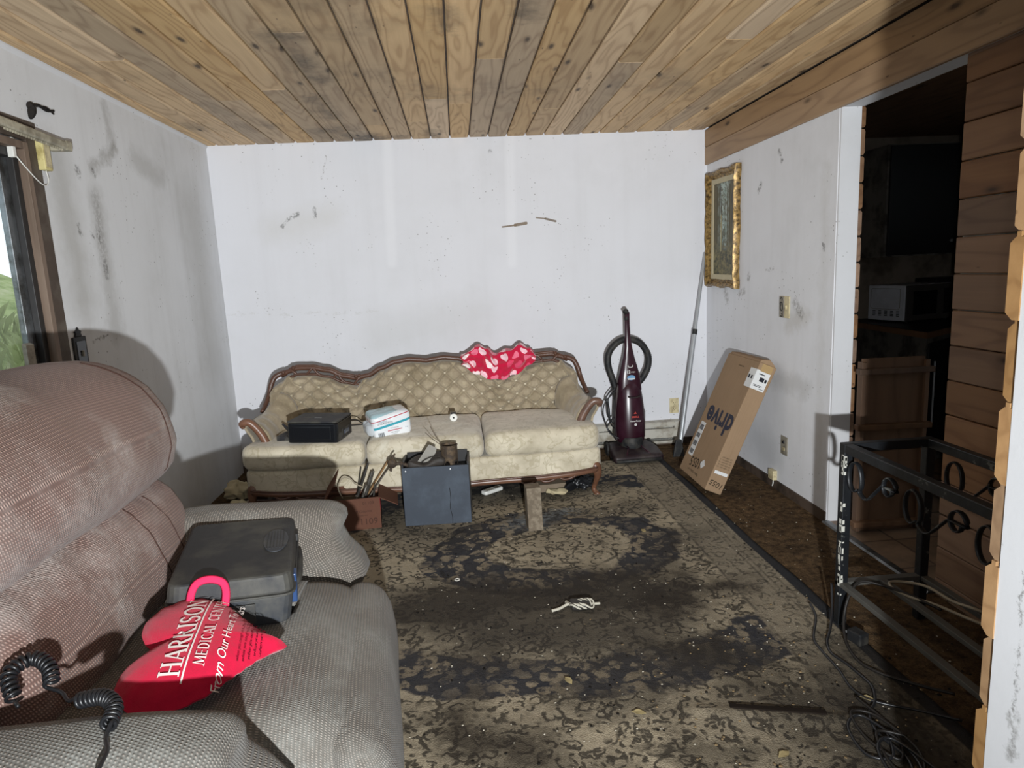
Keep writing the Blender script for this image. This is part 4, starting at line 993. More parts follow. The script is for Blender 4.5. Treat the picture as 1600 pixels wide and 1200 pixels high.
def throw(u, v):
    x = .005+u*.52; t = u*2-1
    low = .80-.125*(1-abs(t)**1.8)                    # hanging lower edge
    TP = [(0,.845),(.12,.880),(.26,.918),(.36,.885),(.44,.850),(.55,.862),(.70,.880),(.84,.905),(.94,.880),(1.01,.830)]
    for (ua, za), (ub, zb) in zip(TP, TP[1:]):
        if ua <= u <= ub:
            w_ = (u-ua)/(ub-ua); top = za+(zb-za)*w_*w_*(3-2*w_); break
    top = max(top, crest(x)+.022)
    if v < .3:
        w_ = v/.3; y = 4.88-.07*w_; z = top-.10*(1-w_)**1.5
    elif v < .45:
        w_ = (v-.3)/.15; y = 4.81-.075*w_; z = top-.004*w_
    else:
        w_ = (v-.45)/.55; y = 4.735-.030*w_**.7; z = top-.004+(low-top)*w_
    fold = .014*sin(u*23+v*3.5)+.012*sin(u*11-v*9)
    y -= abs(fold)*1.3*(v > .3); z += .008*sin(u*31+v*6)
    y -= .012*sin(v*24+6*t*t)*(v > .5)
    return (x+.008*sin(v*11), y, z)
bl = MB().grid(throw, 70, 60, uv=lambda u, v: (u*.62, -v*.42))
tag(bl.build('throw_blanket', hearts(), None, smooth=True, solid=.006), 'red throw with pink and white hearts draped over sofa crest', 'blanket')

# ------------------------------------------------------------------ upright vacuum cleaner
M['vac_purple'] = plain('vac_purple', '2b0e1b', .28, .5, var=.15, scale=6, dirt='351a26', dscale=8)
M['vac_dark'] = plain('vac_dark', '201218', .5, .4, var=.2, dirt='3a3230', dscale=10)
M['rubber'] = plain('rubber', '1d1e20', .6, .35, var=.15, dirt='3a3834', dscale=14)
VA = thing('vacuum_cleaner', 'burgundy upright vacuum cleaner with black hose beside the sofa', 'vacuum cleaner', (1.235, 4.78, .016), rz=radians(2))
def V(mb, name, mat, parent=VA, **kw): return mb.build(name, mat, parent, **kw)
def foot(x, y, z): return (x*(1-.22*max(0, (y+.05)/.25)), y, z*(1-.35*max(0, (-y-.02)/.16)))
V(cushion(0, -.03, .045, .37, .32, .09, .028, 12, foot), 'cleaning_head', M['vac_dark'], smooth=True, weld=True)
V(MB().tube([(-.185,-.10,.02),(-.16,-.195,.022),(.16,-.195,.022),(.185,-.10,.02)], .013, 8), 'bumper', M['rubber'], smooth=True)
for s in (-1, 1):
    V(MB().lathe([(.001,-.012),(.045,-.012),(.05,-.006),(.05,.006),(.045,.012),(.001,.012)], 18, (s*.165, .09, .045), 'x'), 'wheel', M['rubber'], smooth=True, angle=40)
    V(MB().tube([(s*.09,-.17,.055),(s*.05,-.08,.092),(s*.065,.0,.10)], .005, 6), 'trim_line', M['vac_purple'], smooth=True)
# housing: rounded tapering column
prof = [(.001,.10),(.080,.10),(.100,.115),(.108,.16),(.112,.25),(.110,.34),(.102,.43),(.092,.50),(.080,.545),(.055,.575),(.001,.585)]
hs = MB().lathe(prof, 32, (0, 0, 0), 'z', (1.0, .82)); hs.xf(Matrix.Translation((0, .02, 0)) @ Matrix.Rotation(radians(-4), 4, 'X'))
V(hs, 'bag_housing', M['vac_purple'], smooth=True, angle=60)
V(MB().lathe([(.001,.07),(.102,.07),(.108,.09),(.106,.135),(.098,.155),(.001,.155)], 28, (0,.01,0), 'z', (.80,.85)), 'lower_duct', M['rubber'], smooth=True, angle=50)
V(MB().prism([(-.115,.12),(-.085,.12),(-.075,.50),(-.09,.56),(-.105,.50),(-.118,.30)], 'y', .03, .10), 'side_spine', M['vac_dark'], bevel=.008)
V(MB().prism([(.115,.13),(.085,.13),(.08,.34),(.10,.38),(.118,.33)], 'y', .03, .10), 'side_spine', M['rubber'], bevel=.008)
# tapering neck and grip
nk = MB(); secs = [(.092,.050,.50,.045),(.085,.048,.58,.045),(.066,.040,.66,.048),(.044,.032,.74,.052),(.028,.024,.82,.054),(.021,.021,.90,.054),(.019,.019,.98,.050),(.019,.019,1.04,.042),(.018,.018,1.075,.032)]
rg_ = []
for (a, b, z, y) in secs:
    for k in range(16):
        t = 2*pi*k/16; nk.v.append((a*abs(cos(t))**.7*(1 if cos(t) > 0 else -1)-.012*max(0, (z-.8)/.28), y+b*abs(sin(t))**.7*(1 if sin(t) > 0 else -1), z))
for i in range(len(secs)-1):
    for k in range(16): nk.f.append((i*16+k, i*16+(k+1) % 16, (i+1)*16+(k+1) % 16, (i+1)*16+k))
nk.f += [tuple(range(16))[::-1], tuple((len(secs)-1)*16+k for k in range(16))]
V(nk, 'handle', M['vac_purple'], smooth=True, angle=60)
V(MB().tube(smooth_path([(-.012,.042,1.02),(-.014,.036,1.065),(-.022,.020,1.085),(-.034,.006,1.080)], 5), .0185, 10), 'grip', M['rubber'], smooth=True)
# ridged hose loop
hp = smooth_path([(-.085,.075,.38),(-.095,.080,.50),(-.115,.085,.58),(-.140,.09,.66),(-.145,.09,.75),(-.110,.09,.82),(-.040,.09,.868),(.040,.09,.868),(.110,.09,.83),(.160,.09,.75),(.160,.09,.66),(.120,.09,.58),(.075,.085,.535)], 14)
V(MB().tube(hp, [.0225+.0035*(i % 2) for i in range(len(hp))], 10), 'hose', M['rubber'], smooth=True)
# cord wound at the side
for dx, dy, zlo, ztop in ((-.125,.06,.20,.52), (-.150,.05,.16,.50), (-.135,.08,.24,.53)):
    cp = smooth_path([(-.10,dy,ztop),(dx-.035,dy-.01,ztop-.08),(dx-.055 if zlo < .18 else dx-.03,dy-.01,(ztop+zlo)/2),(dx-.02,dy-.01,zlo+.05),(dx+.02,dy,zlo)], 8)
    V(MB().tube(cp, .0048, 6), 'power_cord', M['cord_black'], smooth=True)
V(MB().tube(smooth_path([(-.12,.05,.30),(-.175,.03,.24),(-.165,.02,.19),(-.12,.01,.155),(-.08,0,.14)], 8), .0048, 6), 'power_cord', M['cord_black'], smooth=True)
# badges
fr = Matrix.Translation((0, 0, 0))
def vface(dx, dz, dy): return Matrix.Translation((dx, dy, dz)) @ Matrix.Rotation(radians(86), 4, 'X')
M['badge_red'] = plain('badge_red', 'b5433c', .4); M['badge_white'] = plain('badge_white', 'c9c8c6', .4); M['badge_blue'] = plain('badge_blue', '6d9ac0', .35)
text_on('BISSELL', .0175, M['badge_red'], VA, vface(.005, .318, -.082), bold=.0006)
text_on('PowerForce', .0165, M['badge_white'], VA, vface(.005, .288, -.0835), shear=.2, bold=.0005)
V(MB().add([(-.006,-.0815,.342),(.016,-.0815,.342),(.005,-.0815,.358)], [(0,1,2)]), 'emblem', M['badge_red'])
V(MB().lathe([(.001,-.001),(.010,-.001),(.010,.001),(.001,.001)], 16, (.005,-.0855,.262), 'y'), 'emblem', M['badge_white'])
text_on('12', .030, M['badge_white'], VA, vface(-.018, .640, -.0015), bold=.001)
text_on('amps', .016, M['badge_white'], VA, vface(.018, .640, -.0015))
sw = MB().tube([(.0+.018*cos(radians(a)), .006, .684+.011*sin(radians(a))) for a in range(150, 400, 20)], .0032, 6)
V(sw, 'emblem', M['badge_white'], smooth=True)
ov = MB().lathe([(.001,-.0015),(.030,-.0015),(.030,.0015),(.001,.0015)], 24, (0,0,0), 'y').xf(Matrix.Translation((0.002,-.0035,.598)) @ Matrix.Diagonal((1,1,.62,1)))
V(ov, 'sticker', M['badge_blue'])
V(MB().box(-.024,.028,-.0062,-.0052,.583,.594), 'sticker', M['badge_white'])
V(MB().tube([(-.045,-.075,.470),(-.02,-.082,.462),(.02,-.082,.462),(.045,-.075,.470)], .006, 6), 'lid_lip', M['vac_dark'], smooth=True)

# ------------------------------------------------------------------ pole in the corner
M['steel'] = plain('steel', 'a9adb1', .35, .5, .45, var=.12)
def pole_dir(): return (Vector((1.905, 5.075, 1.50))-Vector((1.565, 4.70, .01)))
PO = thing('pole', 'thin grey metal pole leaning into the room corner', 'pole', (1.565, 4.70, .012))
pd = pole_dir()
MB().tube([pd*.06, pd*.60], .0165, 12).build('shaft', M['steel'], PO, smooth=True, angle=40)
MB().tube([pd*.60, pd*.995], .0125, 12).build('upper_shaft', M['steel'], PO, smooth=True, angle=40)
MB().tube([pd*.59, pd*.615], .019, 12).build('collar', M['rubber'], PO, smooth=True, angle=40)
MB().prism([(-.045,.0),(.045,.0),(.022,.13),(-.022,.13)], 'y', -.012, .012).build('foot', M['rubber'], PO, bevel=.006)

# ------------------------------------------------------------------ cardboard box leaning on the wall
def cardboard(name, c, d=.12):
    n = NT(name); p = n.obj(); c = lin(c)
    col = n.mix(n.noise(p, 6, 5, .6), tuple(v*(1-d) for v in c), tuple(v*(1+d) for v in c))
    st = n.noise(n.map(p, (1, 1, .05)), 120, 2)
    col = n.mix(n.math('MULTIPLY', n.ramp(st, [(.45, 0.0), (.7, 1.0)]), .12), col, lin('6a5237'))
    return n.out(col, .85, .15, 0, n.bump(n.noise(p, 8, 3), .3, .01))
M['cardboard'] = cardboard('cardboard', '937b62'); M['label_white'] = plain('label_white', 'd3d4d4', .6, .3, var=.05); M['ink'] = plain('ink', '23242b', .7, .2); M['marker'] = plain('marker', '2b251e', .8, .1); M['tape'] = plain('parcel_tape', 'a58a60', .25, .5)
th = radians(24.0); LB, TB, WB = .845, .112, .475
# local frame: x = thickness (0 = big left face, TB = wall side), y = depth, z = along the length
DB = thing('cardboard_box', 'tall brown cardboard carton leaning against the right wall', 'box', (1.545, 3.845, .004), rot=(0, th, 0))
def skew(q): return q
bx = MB().box(-TB, 0, 0, WB, 0, LB)
bxo = bx.build('carton', M['cardboard'], DB, bevel=.005)
MB().prism([(-TB+.002, LB), (-.002, LB), (-.010, LB+.010), (-TB*.45, LB+.032), (-TB+.012, LB+.016)], 'y', .015, WB-.012).build('top_flap', M['cardboard'], DB, bevel=.002)
part(MB().box(-TB+.020,-.020,-.0011,-.0002,LB-.05,LB-.002).build('parcel_tape', M['tape'], DB), 'shiny tape at the top edge')
left = Matrix.Translation((-TB-.0011, 0, 0)) @ Matrix.Rotation(radians(-90), 4, 'Y') @ Matrix.Identity(4)
def lface(y, z, rot=0):   # text plane on the big face, read from the room; letters' up = box top when rot=0
    return Matrix.Translation((-TB-.0012, y, z)) @ Matrix(((0,0,-1,0),(-1,0,0,0),(0,1,0,0),(0,0,0,1))) @ Matrix.Rotation(rot, 4, 'Z')
def fface(x, z, rot=0):
    return Matrix.Translation((x, -.0012, z)) @ Matrix.Rotation(radians(90), 4, 'X') @ Matrix.Rotation(rot, 4, 'Z')
part(text_on('drive', .195, plain('logo_navy', '2a2c3c', .6), DB, lface(.205, .42, pi), bold=.006), 'navy drive logo printed upside down')
lb = MB().box(-TB-.001,-TB-.0001,.0,.085,.68,.80); lb.box(-TB-.001,-.02,-.001,-.0001,.68,.80)
LBL = part(lb.build('shipping_label', M['label_white'], DB), 'white label folded over the top corner')
sm = MB()
for i, (y0, z0, w_, h_) in enumerate(((.055,.735,.02,.025),(.02,.735,.018,.022))): sm.box(-TB-.0016,-TB-.0011,y0,y0+w_,z0,z0+h_)
for (x0, z0, w_, h_) in ((-.075,.735,.03,.026),(-.040,.735,.013,.022),(-.10,.70,.05,.004),(-.10,.708,.06,.003),(-.06,.69,.035,.003),(-.09,.775,.04,.006)): sm.box(x0,x0+w_,-.0016,-.0011,z0,z0+h_)
part(sm.build('label_print', M['ink'], LBL), kind='stuff')
l2 = part(MB().box(-TB-.001,-TB-.0001,.36,.435,.12,.36).build('shipping_label', M['label_white'], DB), 'long white barcode label low on the box')
sm = MB()
for z0, h_ in ((.135,.03),(.19,.035),(.25,.03),(.305,.035)):
    for i in range(9): sm.box(-TB-.0016,-TB-.0011,.370+i*.0065,.370+i*.0065+(.004 if i % 3 else .0025),z0,z0+h_)
part(sm.build('barcode', M['ink'], l2), kind='stuff')
MB().prism([(.165,.15),(.205,.12),(.165,.09),(.13,.12)], 'x', -TB-.001, -TB-.0002).build('sticker', M['label_white'], DB)
text_on('1055', .090, M['marker'], DB, lface(.265, .105, pi+.10), shear=.1)
text_on('1055', .048, M['marker'], DB, fface(-.056, .055, pi-.15), shear=.1)
for k in range(5): text_on('UP  KEEP DRY  55 lb'[:18-k], .011, M['marker'], DB, fface(-.06, .165+k*.016, pi))
MB().box(-.10,-.012,-.001,-.0002,.118,.138).build('sticker', M['label_white'], DB)
text_on('Made in China 1 of 1', .022, M['marker'], DB, lface(.26, .04, pi))
text_on('DRIVE MEDICAL', .012, M['marker'], DB, lface(.22, .79, pi))

# ------------------------------------------------------------------ picture, plates, heater
def gilt():
    n = NT('gilt_frame'); p = n.obj(); f = n.noise(p, 40, 5, .7)
    col = n.mix(n.ramp(f, [(.38, 0.0), (.62, 1.0)]), lin('453419'), lin('a58650'))
    return n.out(col, .38, .5, .45, n.bump(f, .35, .004))
def painting():
    n = NT('forest_painting'); p = n.obj(); s = n.sep(p); Y, Z = s[1], s[2]
    q = n.map(p, (1, 1, .12))
    tr = n.noise(q, 24, 3, .6); lf = n.noise(p, 34, 5, .75)
    sky = n.mix(n.ramp(n.noise(p, 9, 3), [(.35, 0.0), (.65, 1.0)]), lin('b5c4bd'), lin('7f968c'))
    col = n.mix(n.ramp(lf, [(.44, 0.0), (.58, 1.0)]), sky, lin('4f4a30'))
    gl = n.ramp(n.math('ABSOLUTE', n.math('ADD', Y, -.0)), [(.03, 0.0), (.13, 1.0)])
    col = n.mix(gl, col, n.mix(lf, lin('2a2a1d'), lin('6a5d38')))
    col = n.mix(n.ramp(tr, [(.60, 0.0), (.64, 1.0)]), col, lin('2e2a1f'))
    grd = n.new('ShaderNodeMapRange', {0: Z, 1: -.08, 2: -.16, 3: 0.0, 4: 1.0}).outputs[0]
    col = n.mix(grd, col, n.mix(n.ramp(lf, [(.4, 0.0), (.6, 1.0)]), lin('25291a'), lin('7a7046')))
    return n.out(col, .45, .4)
PI = thing('framed_painting', 'tall forest painting in ornate gold frame on right wall', 'painting', (XR, 4.765, 1.655), rot=(radians(.8), 0, 0))
FW, FH = .262, .405
def fr_prof(t): return [(-.001,0),(-.03,0),(-.044,.009),(-.038,.022),(-.026,.031),(-.030,.038),(-.018,.048),(-.012,.052),(-.001,.052)]
fm_ = MB()
pf = fr_prof(0); n_ = len(pf)
corners = [(-1,-1),(1,-1),(1,1),(-1,1)]
pts = []
NS = 24
for e in range(4):
    (a, b), (c, d) = corners[e], corners[(e+1) % 4]
    for k in range(NS):
        t = k/NS; cy, cz = a+(c-a)*t, b+(d-b)*t
        orn = .006*abs(sin(t*pi*9))+.012*math.exp(-(min(t, 1-t)/.08)**2)+.010*math.exp(-((t-.5)/.10)**2)
        for (x, ins) in pf:
            w_ = 1 if ins < .05 else 0
            oy = cy*(FW-ins+orn*w_*(abs(cy) > .999)); oz = cz*(FH-ins+orn*w_*(abs(cz) > .999))
            if abs(cy) < .999: oy = cy*(FW-ins)
            if abs(cz) < .999: oz = cz*(FH-ins)
            pts.append((x-(.004*abs(sin(t*pi*18))*(0 < ins < .05)), oy, oz))
tot = 4*NS; fm_.v = pts
for i in range(tot):
    for k in range(n_): fm_.f.append((i*n_+k, i*n_+(k+1) % n_, ((i+1) % tot)*n_+(k+1) % n_, ((i+1) % tot)*n_+k))
fm_.build('gilt_frame', gilt(), PI, smooth=True, angle=45)
ml = MB()
for y0, y1, z0, z1 in ((-.215,.215,-.358,-.322),(-.215,.215,.322,.358),(-.215,-.180,-.322,.322),(.180,.215,-.322,.322)): ml.box(-.016,-.004,y0,y1,z0,z1)
part(ml.build('linen_mat', plain('linen_mat', 'b5ab90', .8, .2, var=.12, bump=.4, bscale=500), PI), 'cream linen liner')
part(MB().box(-.010,-.003,-.182,.182,-.324,.324).build('canvas', painting(), PI), 'dark forest with pale birch trunks')
tk = MB()
for y0, w_, z0, z1 in ((-.07,.008,-.12,.29),(-.11,.012,-.10,.30),(.03,.007,-.16,.24),(.075,.010,-.12,.29),(.115,.012,-.10,.30),(-.03,.005,-.10,.2)): tk.box(-.0112,-.0098,y0-w_/2,y0+w_/2,z0,z1)
part(tk.build('painted_trunks', plain('trunk_paint', '4d4734', .6, var=.5, scale=25), PI), 'painted tree trunks')
part(MB().box(-.0114,-.0099,.034,.042,-.16,.10).build('painted_birch', plain('birch_paint', 'c9bc8e', .6, var=.2), PI), 'pale birch trunk')

def wall_plate(name, label, cat, y, z, hw, hh, mat, d=.006): 
    o = thing(name, label, cat, (XR, y, z))
    MB().box(-d, 0, -hw, hw, -hh, hh).build('plate', mat, o, bevel=.002); return o
M['plate_grey'] = plain('plate_grey', '8d877a', .5, dirt='6a6458', dscale=30)
o = wall_plate('light_switch', 'cream switch plate with scrolled metal half on right wall', 'switch', 3.845, 1.143, .058, .064, M['cream_plastic'])
sc_ = part(MB().box(-.010,-.004,.0,.056,-.062,.062).build('scroll_plate', M['plate_grey'], o, bevel=.002), 'grey half plate')
MB().tube([(-.011, .028+.020*cos(radians(a))*(1-a/900), .0+.032*sin(radians(a))*(1-a/900)) for a in range(30, 420, 24)], .003, 6).build('scroll', M['rubber'], sc_, smooth=True)
MB().tube([(-.011, .028+.010*cos(radians(a)), .046+.010*sin(radians(a))) for a in range(0, 260, 24)], .0025, 6).build('scroll', M['rubber'], sc_, smooth=True)
MB().tube([(-.011, .026+.010*cos(radians(a)), -.048+.009*sin(radians(a))) for a in range(90, 360, 24)], .0025, 6).build('scroll', M['rubber'], sc_, smooth=True)
MB().box(-.016,-.005,-.034,-.022,-.012,.012).build('toggle', M['cream_plastic'], o, bevel=.002)
o = wall_plate('cable_jack', 'grey cable jack plate low on right wall', 'jack', 3.815, .303, .040, .058, M['plate_grey'])
MB().lathe([(.001,-.012),(.009,-.012),(.011,-.006),(.011,0),(.001,0)], 12, (0,0,.022), 'x').build('socket', M['gloss_black'], o)
MB().box(-.009,-.005,-.014,.014,-.032,-.010).build('cover', M['cream_plastic'], o, bevel=.002)
o = wall_plate('phone_jack', 'small cream surface jack box just above the floor', 'jack', 3.935, .085, .032, .030, M['cream_plastic'], .028)
MB().tube([(-.014,-.01,-.03),(-.016,-.012,-.055),(-.020,-.01,-.072)], .0035, 6).build('wire', M['white_plastic'], o, smooth=True)
o = thing('wall_outlet', 'cream double socket outlet on back wall beside the pole', 'outlet', (1.667, YB, .311))
MB().box(-.037,.037,-.006,0,-.060,.060).build('plate', M['cream_plastic'], o, bevel=.002)
for dz in (.024, -.024):
    s_ = MB().lathe([(.001,-.009),(.016,-.009),(.017,-.006),(.001,-.006)], 18, (0,0,dz), 'y').build('socket', M['cream_plastic'], o, smooth=True, angle=40)
    MB().box(-.008,-.0055,-.0098,-.0088,dz-.004,dz+.006).box(.0055,.008,-.0098,-.0088,dz-.004,dz+.006).box(-.002,.002,-.0098,-.0088,dz-.012,dz-.008).build('slot', M['gloss_black'], s_)
HT_ = thing('baseboard_heater', 'long cream electric baseboard heater along the back wall', 'heater', (.75, YB, .02))
M['heater'] = plain('heater_enamel', 'b3b0a6', .45, .4, var=.1, scale=5, dirt='857d6e', dscale=8)
MB().prism([(-.062,.045),(-.066,.050),(-.066,.118),(-.058,.124)], 'x', -.95, .95).build('front_cover', M['heater'], HT_, bevel=.001)
MB().prism([(-.002,0),(-.058,0),(-.064,.012),(-.064,.022),(-.010,.022),(-.010,.16),(-.050,.16),(-.060,.150),(-.060,.142),(-.066,.142),(-.066,.158),(-.054,.172),(-.002,.182)], 'x', -.95, .95).build('housing', M['heater'], HT_, bevel=.001)
fn = MB()
for i in range(150): fn.box(-.94+i*.0126, -.937+i*.0126, -.048, -.014, .030, .120)
part(fn.build('fins', M['aluminium'], HT_), kind='stuff')
for x in (.90, -.05): MB().box(x,x+.045,-.068,-.004,.0,.176).build('end_cap', M['heater'], HT_, bevel=.002)
# ornate black switch plate on left wall
o = thing('ornate_switch_plate', 'ornate black iron switch plate on left wall above the recliner', 'switch', (XL, 3.150, 1.155))
op = MB().prism([(-.052,-.075),(.052,-.075),(.052,.075),(-.052,.075)], 'x', 0, .010)
op.prism([(-.030,.075),(.030,.075),(.022,.090),(.030,.100),(.012,.104),(0,.120),(-.012,.104),(-.030,.100),(-.022,.090)], 'x', 0, .008).prism([(-.03,-.075),(.03,-.075),(.018,-.092),(0,-.098),(-.018,-.092)], 'x', 0, .008)
op.build('plate', M['rubber'], o, bevel=.004)
MB().box(.010,.020,-.006,.006,-.014,.012).build('toggle', M['plate_grey'], o, bevel=.002)
MB().box(.010,.013,-.036,.036,-.055,.055).build('raised_panel', M['gloss_black'], o, bevel=.003)
# curtain rod and door sensor
CRD = thing('curtain_rod', 'white metal traverse curtain rod above the window', 'curtain rod', (XL, 2.2, 2.085))
ang = -.035
rod = MB().prism([(.056,-.016),(.062,-.018),(.074,-.018),(.078,-.010),(.078,.012),(.072,.018),(.060,.018),(.056,.014)], 'y', -1.35, .985); rod.xf(Matrix.Rotation(ang, 4, 'X'))
M['rod_white'] = plain('rod_white', 'aaa491', .45, .4, dirt='7d7767', dscale=12)
rod.build('track', M['rod_white'], CRD, bevel=.002)
MB().prism([(.0,.955),(.0,.985),(.078,.992),(.086,.980),(.078,.950),(.06,.955)], 'z', -.020, .020).xf(Matrix.Rotation(ang, 4, 'X')).build('end_bracket', M['rod_white'], CRD, bevel=.003)
tt = MB()
for i in range(24): tt.box(.062,.068,.985-.05-i*.016,.985-.042-i*.016,-.026,-.016)
part(tt.xf(Matrix.Rotation(ang, 4, 'X')).build('gliders', M['rod_white'], CRD), kind='stuff')
SE = thing('door_sensor', 'yellowed plastic alarm sensor box hanging by the window casing', 'sensor', (XL+.018, 3.052, 1.995))
MB().box(0,.030,-.026,.026,-.062,.062).build('case', plain('yellowed', 'cfc389', .5, .4, dirt='a89a63', dscale=20), SE, bevel=.004)
MB().box(.030,.031,-.020,.020,-.050,.050).build('cover_seam', M['cream_plastic'], SE)
MB().tube(smooth_path([(.014,-.0,-.062),(.016,.004,-.10),(.016,-.02,-.125),(.016,-.07,-.112),(.010,-.14,-.06),(-.004,-.165,-.02)], 8), .0025, 6).build('wire', M['white_plastic'], SE, smooth=True)
MB().box(-.022,.002,-.178,-.158,-.035,.040).build('contact', M['white_plastic'], SE, bevel=.003)

# ------------------------------------------------------------------ black wrought iron table
def iron():
    n = NT('black_iron'); p = n.obj()
    col = n.mix(n.noise(p, 30, 4), lin('0e1013'), lin('24272b'))
    ch = n.ramp(n.noise(p, 13, 6, .75), [(.60, 0.0), (.64, 1.0)])
    col = n.mix(n.math('MULTIPLY', ch, .8), col, lin('6e706c'))
    return n.out(col, .45, .5, .2, n.bump(n.noise(p, 40, 4), .35, .004))
M['iron'] = iron(); M['paint_chip'] = plain('paint_chip', 'c9c8bf', .8, .2)
TA = thing('iron_table', 'black wrought iron console table frame with scrollwork and no top', 'table', (1.40, 2.34, .004))
TW, TL, TH_ = .325, 1.02, .735      # width (x), length (toward the camera, -y), height
tb = .034
for lx in (0, TW):
    for ly in (0, -TL):
        L_ = MB().box(lx, lx+tb, ly-tb, ly, 0, TH_-.03).build('leg', M['iron'], TA, bevel=.003)
        if lx == 0 and ly == 0:
            cm = MB(); rc = random.Random(3)
            for _ in range(26):
                z0 = rc.uniform(.12, .70); h_ = rc.uniform(.006, .03); y0 = rc.choice((-tb, -tb+.02)); 
                cm.box(-.0012, .0004, -tb+rc.uniform(0, .006), -tb+rc.uniform(.010, .016), z0, z0+h_)
                if rc.random() < .5: cm.box(rc.uniform(0, .004), rc.uniform(.006, .012), -tb-.0012, -tb+.0004, z0, z0+h_*.8)
            part(cm.build('paint_chips', M['paint_chip'], L_), 'white chips where the paint has flaked', 'stuff')
def rail_box(x0, x1, y0, y1, z, h): return MB().box(x0, x1, y0, y1, z-h, z)
for a in ((0, TW+tb, -tb, 0), (0, TW+tb, -TL-tb, -TL), (0, tb, -TL, -tb), (TW, TW+tb, -TL, -tb)):
    rail_box(*a, TH_, .034).build('top_rail', M['iron'], TA, bevel=.003)
M['shelf_iron'] = plain('shelf_iron', '54534f', .55, .4, .2, var=.25, scale=10)
for a in ((0, TW+tb, -tb, 0), (0, TW+tb, -TL-tb, -TL), (0.002, .030, -TL, -tb), (TW+.004, TW+tb, -TL, -tb), (TW*.5, TW*.5+.028, -TL, -tb)):
    rail_box(*a, .185, .018).build('shelf_rail', M['shelf_iron'], TA, bevel=.002)
def scroll(cy, flip=1, x=.016):
    """C-scroll hanging under the front rail: big curl, sweep, small curl"""
    P = []
    for a in range(0, 331, 15): r = .052-.018*a/330; P.append((x, cy+flip*(.045+r*cos(radians(200-a))*.85), .615+r*1.35*sin(radians(200-a))))
    P = P[::-1]
    q = smooth_path([P[-1], (x, cy+flip*.012, .572), (x, cy-flip*.03, .560), (x, cy-flip*.075, .600), (x, cy-flip*.115, .640)], 6)[1:]
    P += [tuple(v) for v in q]
    for a in range(0, 361, 20): r = .040-.022*a/360; P.append((x, cy-flip*(.150-.034+.034)+flip*(-r*cos(radians(180-a)))*-1, .640+r*1.1*sin(radians(180-a))*1.0))
    return MB().tube(P, .0068, 7, flat=(1.5, .5))
for k, cy in enumerate((-.125, -.44, -.75)):
    scroll(cy).build('scroll', M['iron'], TA, smooth=True)
scroll(-.20, 1, TW+.016).build('scroll', M['iron'], TA, smooth=True)

# cables: on the table shelf and tangled on the floor
def cable(name, label, pts, r, mat, k=8):
    return tag(MB().tube(smooth_path(pts, k), r, 7).build(name, mat, None, smooth=True), label, 'cable')
M['cord_tan'] = plain('cord_tan', '9a907d', .5, .4, var=.15); M['cord_dark'] = plain('cord_dark', '1e1b19', .5, .4)
SZ = .185+.008
cable('tan_cable', 'beige cable looping over the lower shelf of iron table', [(1.80,1.90,SZ),(1.72,2.02,SZ+.01),(1.70,2.10,SZ),(1.68,2.20,SZ+.006),(1.64,2.26,SZ),(1.58,2.27,SZ),(1.56,2.22,SZ),(1.58,2.15,SZ),(1.62,2.08,SZ+.004),(1.66,2.00,SZ),(1.70,1.90,SZ),(1.74,1.78,SZ)], .0055, M['cord_tan'])
cable('dark_cable', 'dark cable drooping from table shelf down to the rug', [(1.62,2.05,SZ),(1.58,2.16,SZ+.004),(1.53,2.24,SZ+.006),(1.46,2.27,SZ+.012),(1.405,2.25,.16),(1.37,2.22,.09),(1.345,2.16,.035),(1.33,2.06,.022),(1.36,1.98,.022),(1.44,1.90,.022),(1.52,1.84,.022)], .0055, M['cord_dark'])
cable('thin_black_cord', 'thin black cord curling on rug edge before the iron table', [(1.37,2.46,.025),(1.34,2.36,.022),(1.255,2.22,.022),(1.24,2.14,.022),(1.235,2.02,.022),(1.22,1.93,.022),(1.23,1.87,.022),(1.27,1.83,.022),(1.36,1.78,.022),(1.45,1.72,.022)], .0045, M['cord_black'])
cable('knotted_cord', 'tangled black cord looping beside the table leg', [(1.40,2.36,.16),(1.37,2.30,.08),(1.33,2.24,.04),(1.29,2.19,.022),(1.265,2.12,.022),(1.28,2.05,.022),(1.29,1.97,.022),(1.28,1.90,.03),(1.25,1.84,.022),(1.20,1.79,.022),(1.17,1.70,.025),(1.19,1.60,.022),(1.16,1.50,.022),(1.18,1.40,.022)], .005, M['cord_black'])
rk = random.Random(5)
for j in range(2):
    c0 = Vector((1.17+.03*j, 1.62+.05*j, .03)); pts = []
    for i in range(11):
        a = i*1.25+j; pts.append((c0.x+(.05+.02*rk.random())*cos(a)-.004*i, c0.y+(.09+.05*rk.random())*sin(a)+.02*i-.1, .024+.012*rk.random()))
    cable('black_cable_loop', ['black cable coil nearest the dark fold-shadow strip', 'black cable coil on top of the tangle', 'black cable coil between the tangle and table', 'black cable coil closest to the table leg'][j], pts, .0045, M['cord_dark'] if j % 2 else M['cord_black'], 6)
pg = thing('adapter_plug', 'small black power adapter hanging by the table leg', 'adapter', (1.395, 2.17, .022), rz=.3)
MB().box(-.022,.022,-.03,.03,0,.045).build('body', M['rubber'], pg, bevel=.005)
MB().box(-.009,-.006,.03,.048,.018,.026).box(.006,.009,.03,.048,.018,.026).build('prong', M['steel'], pg)

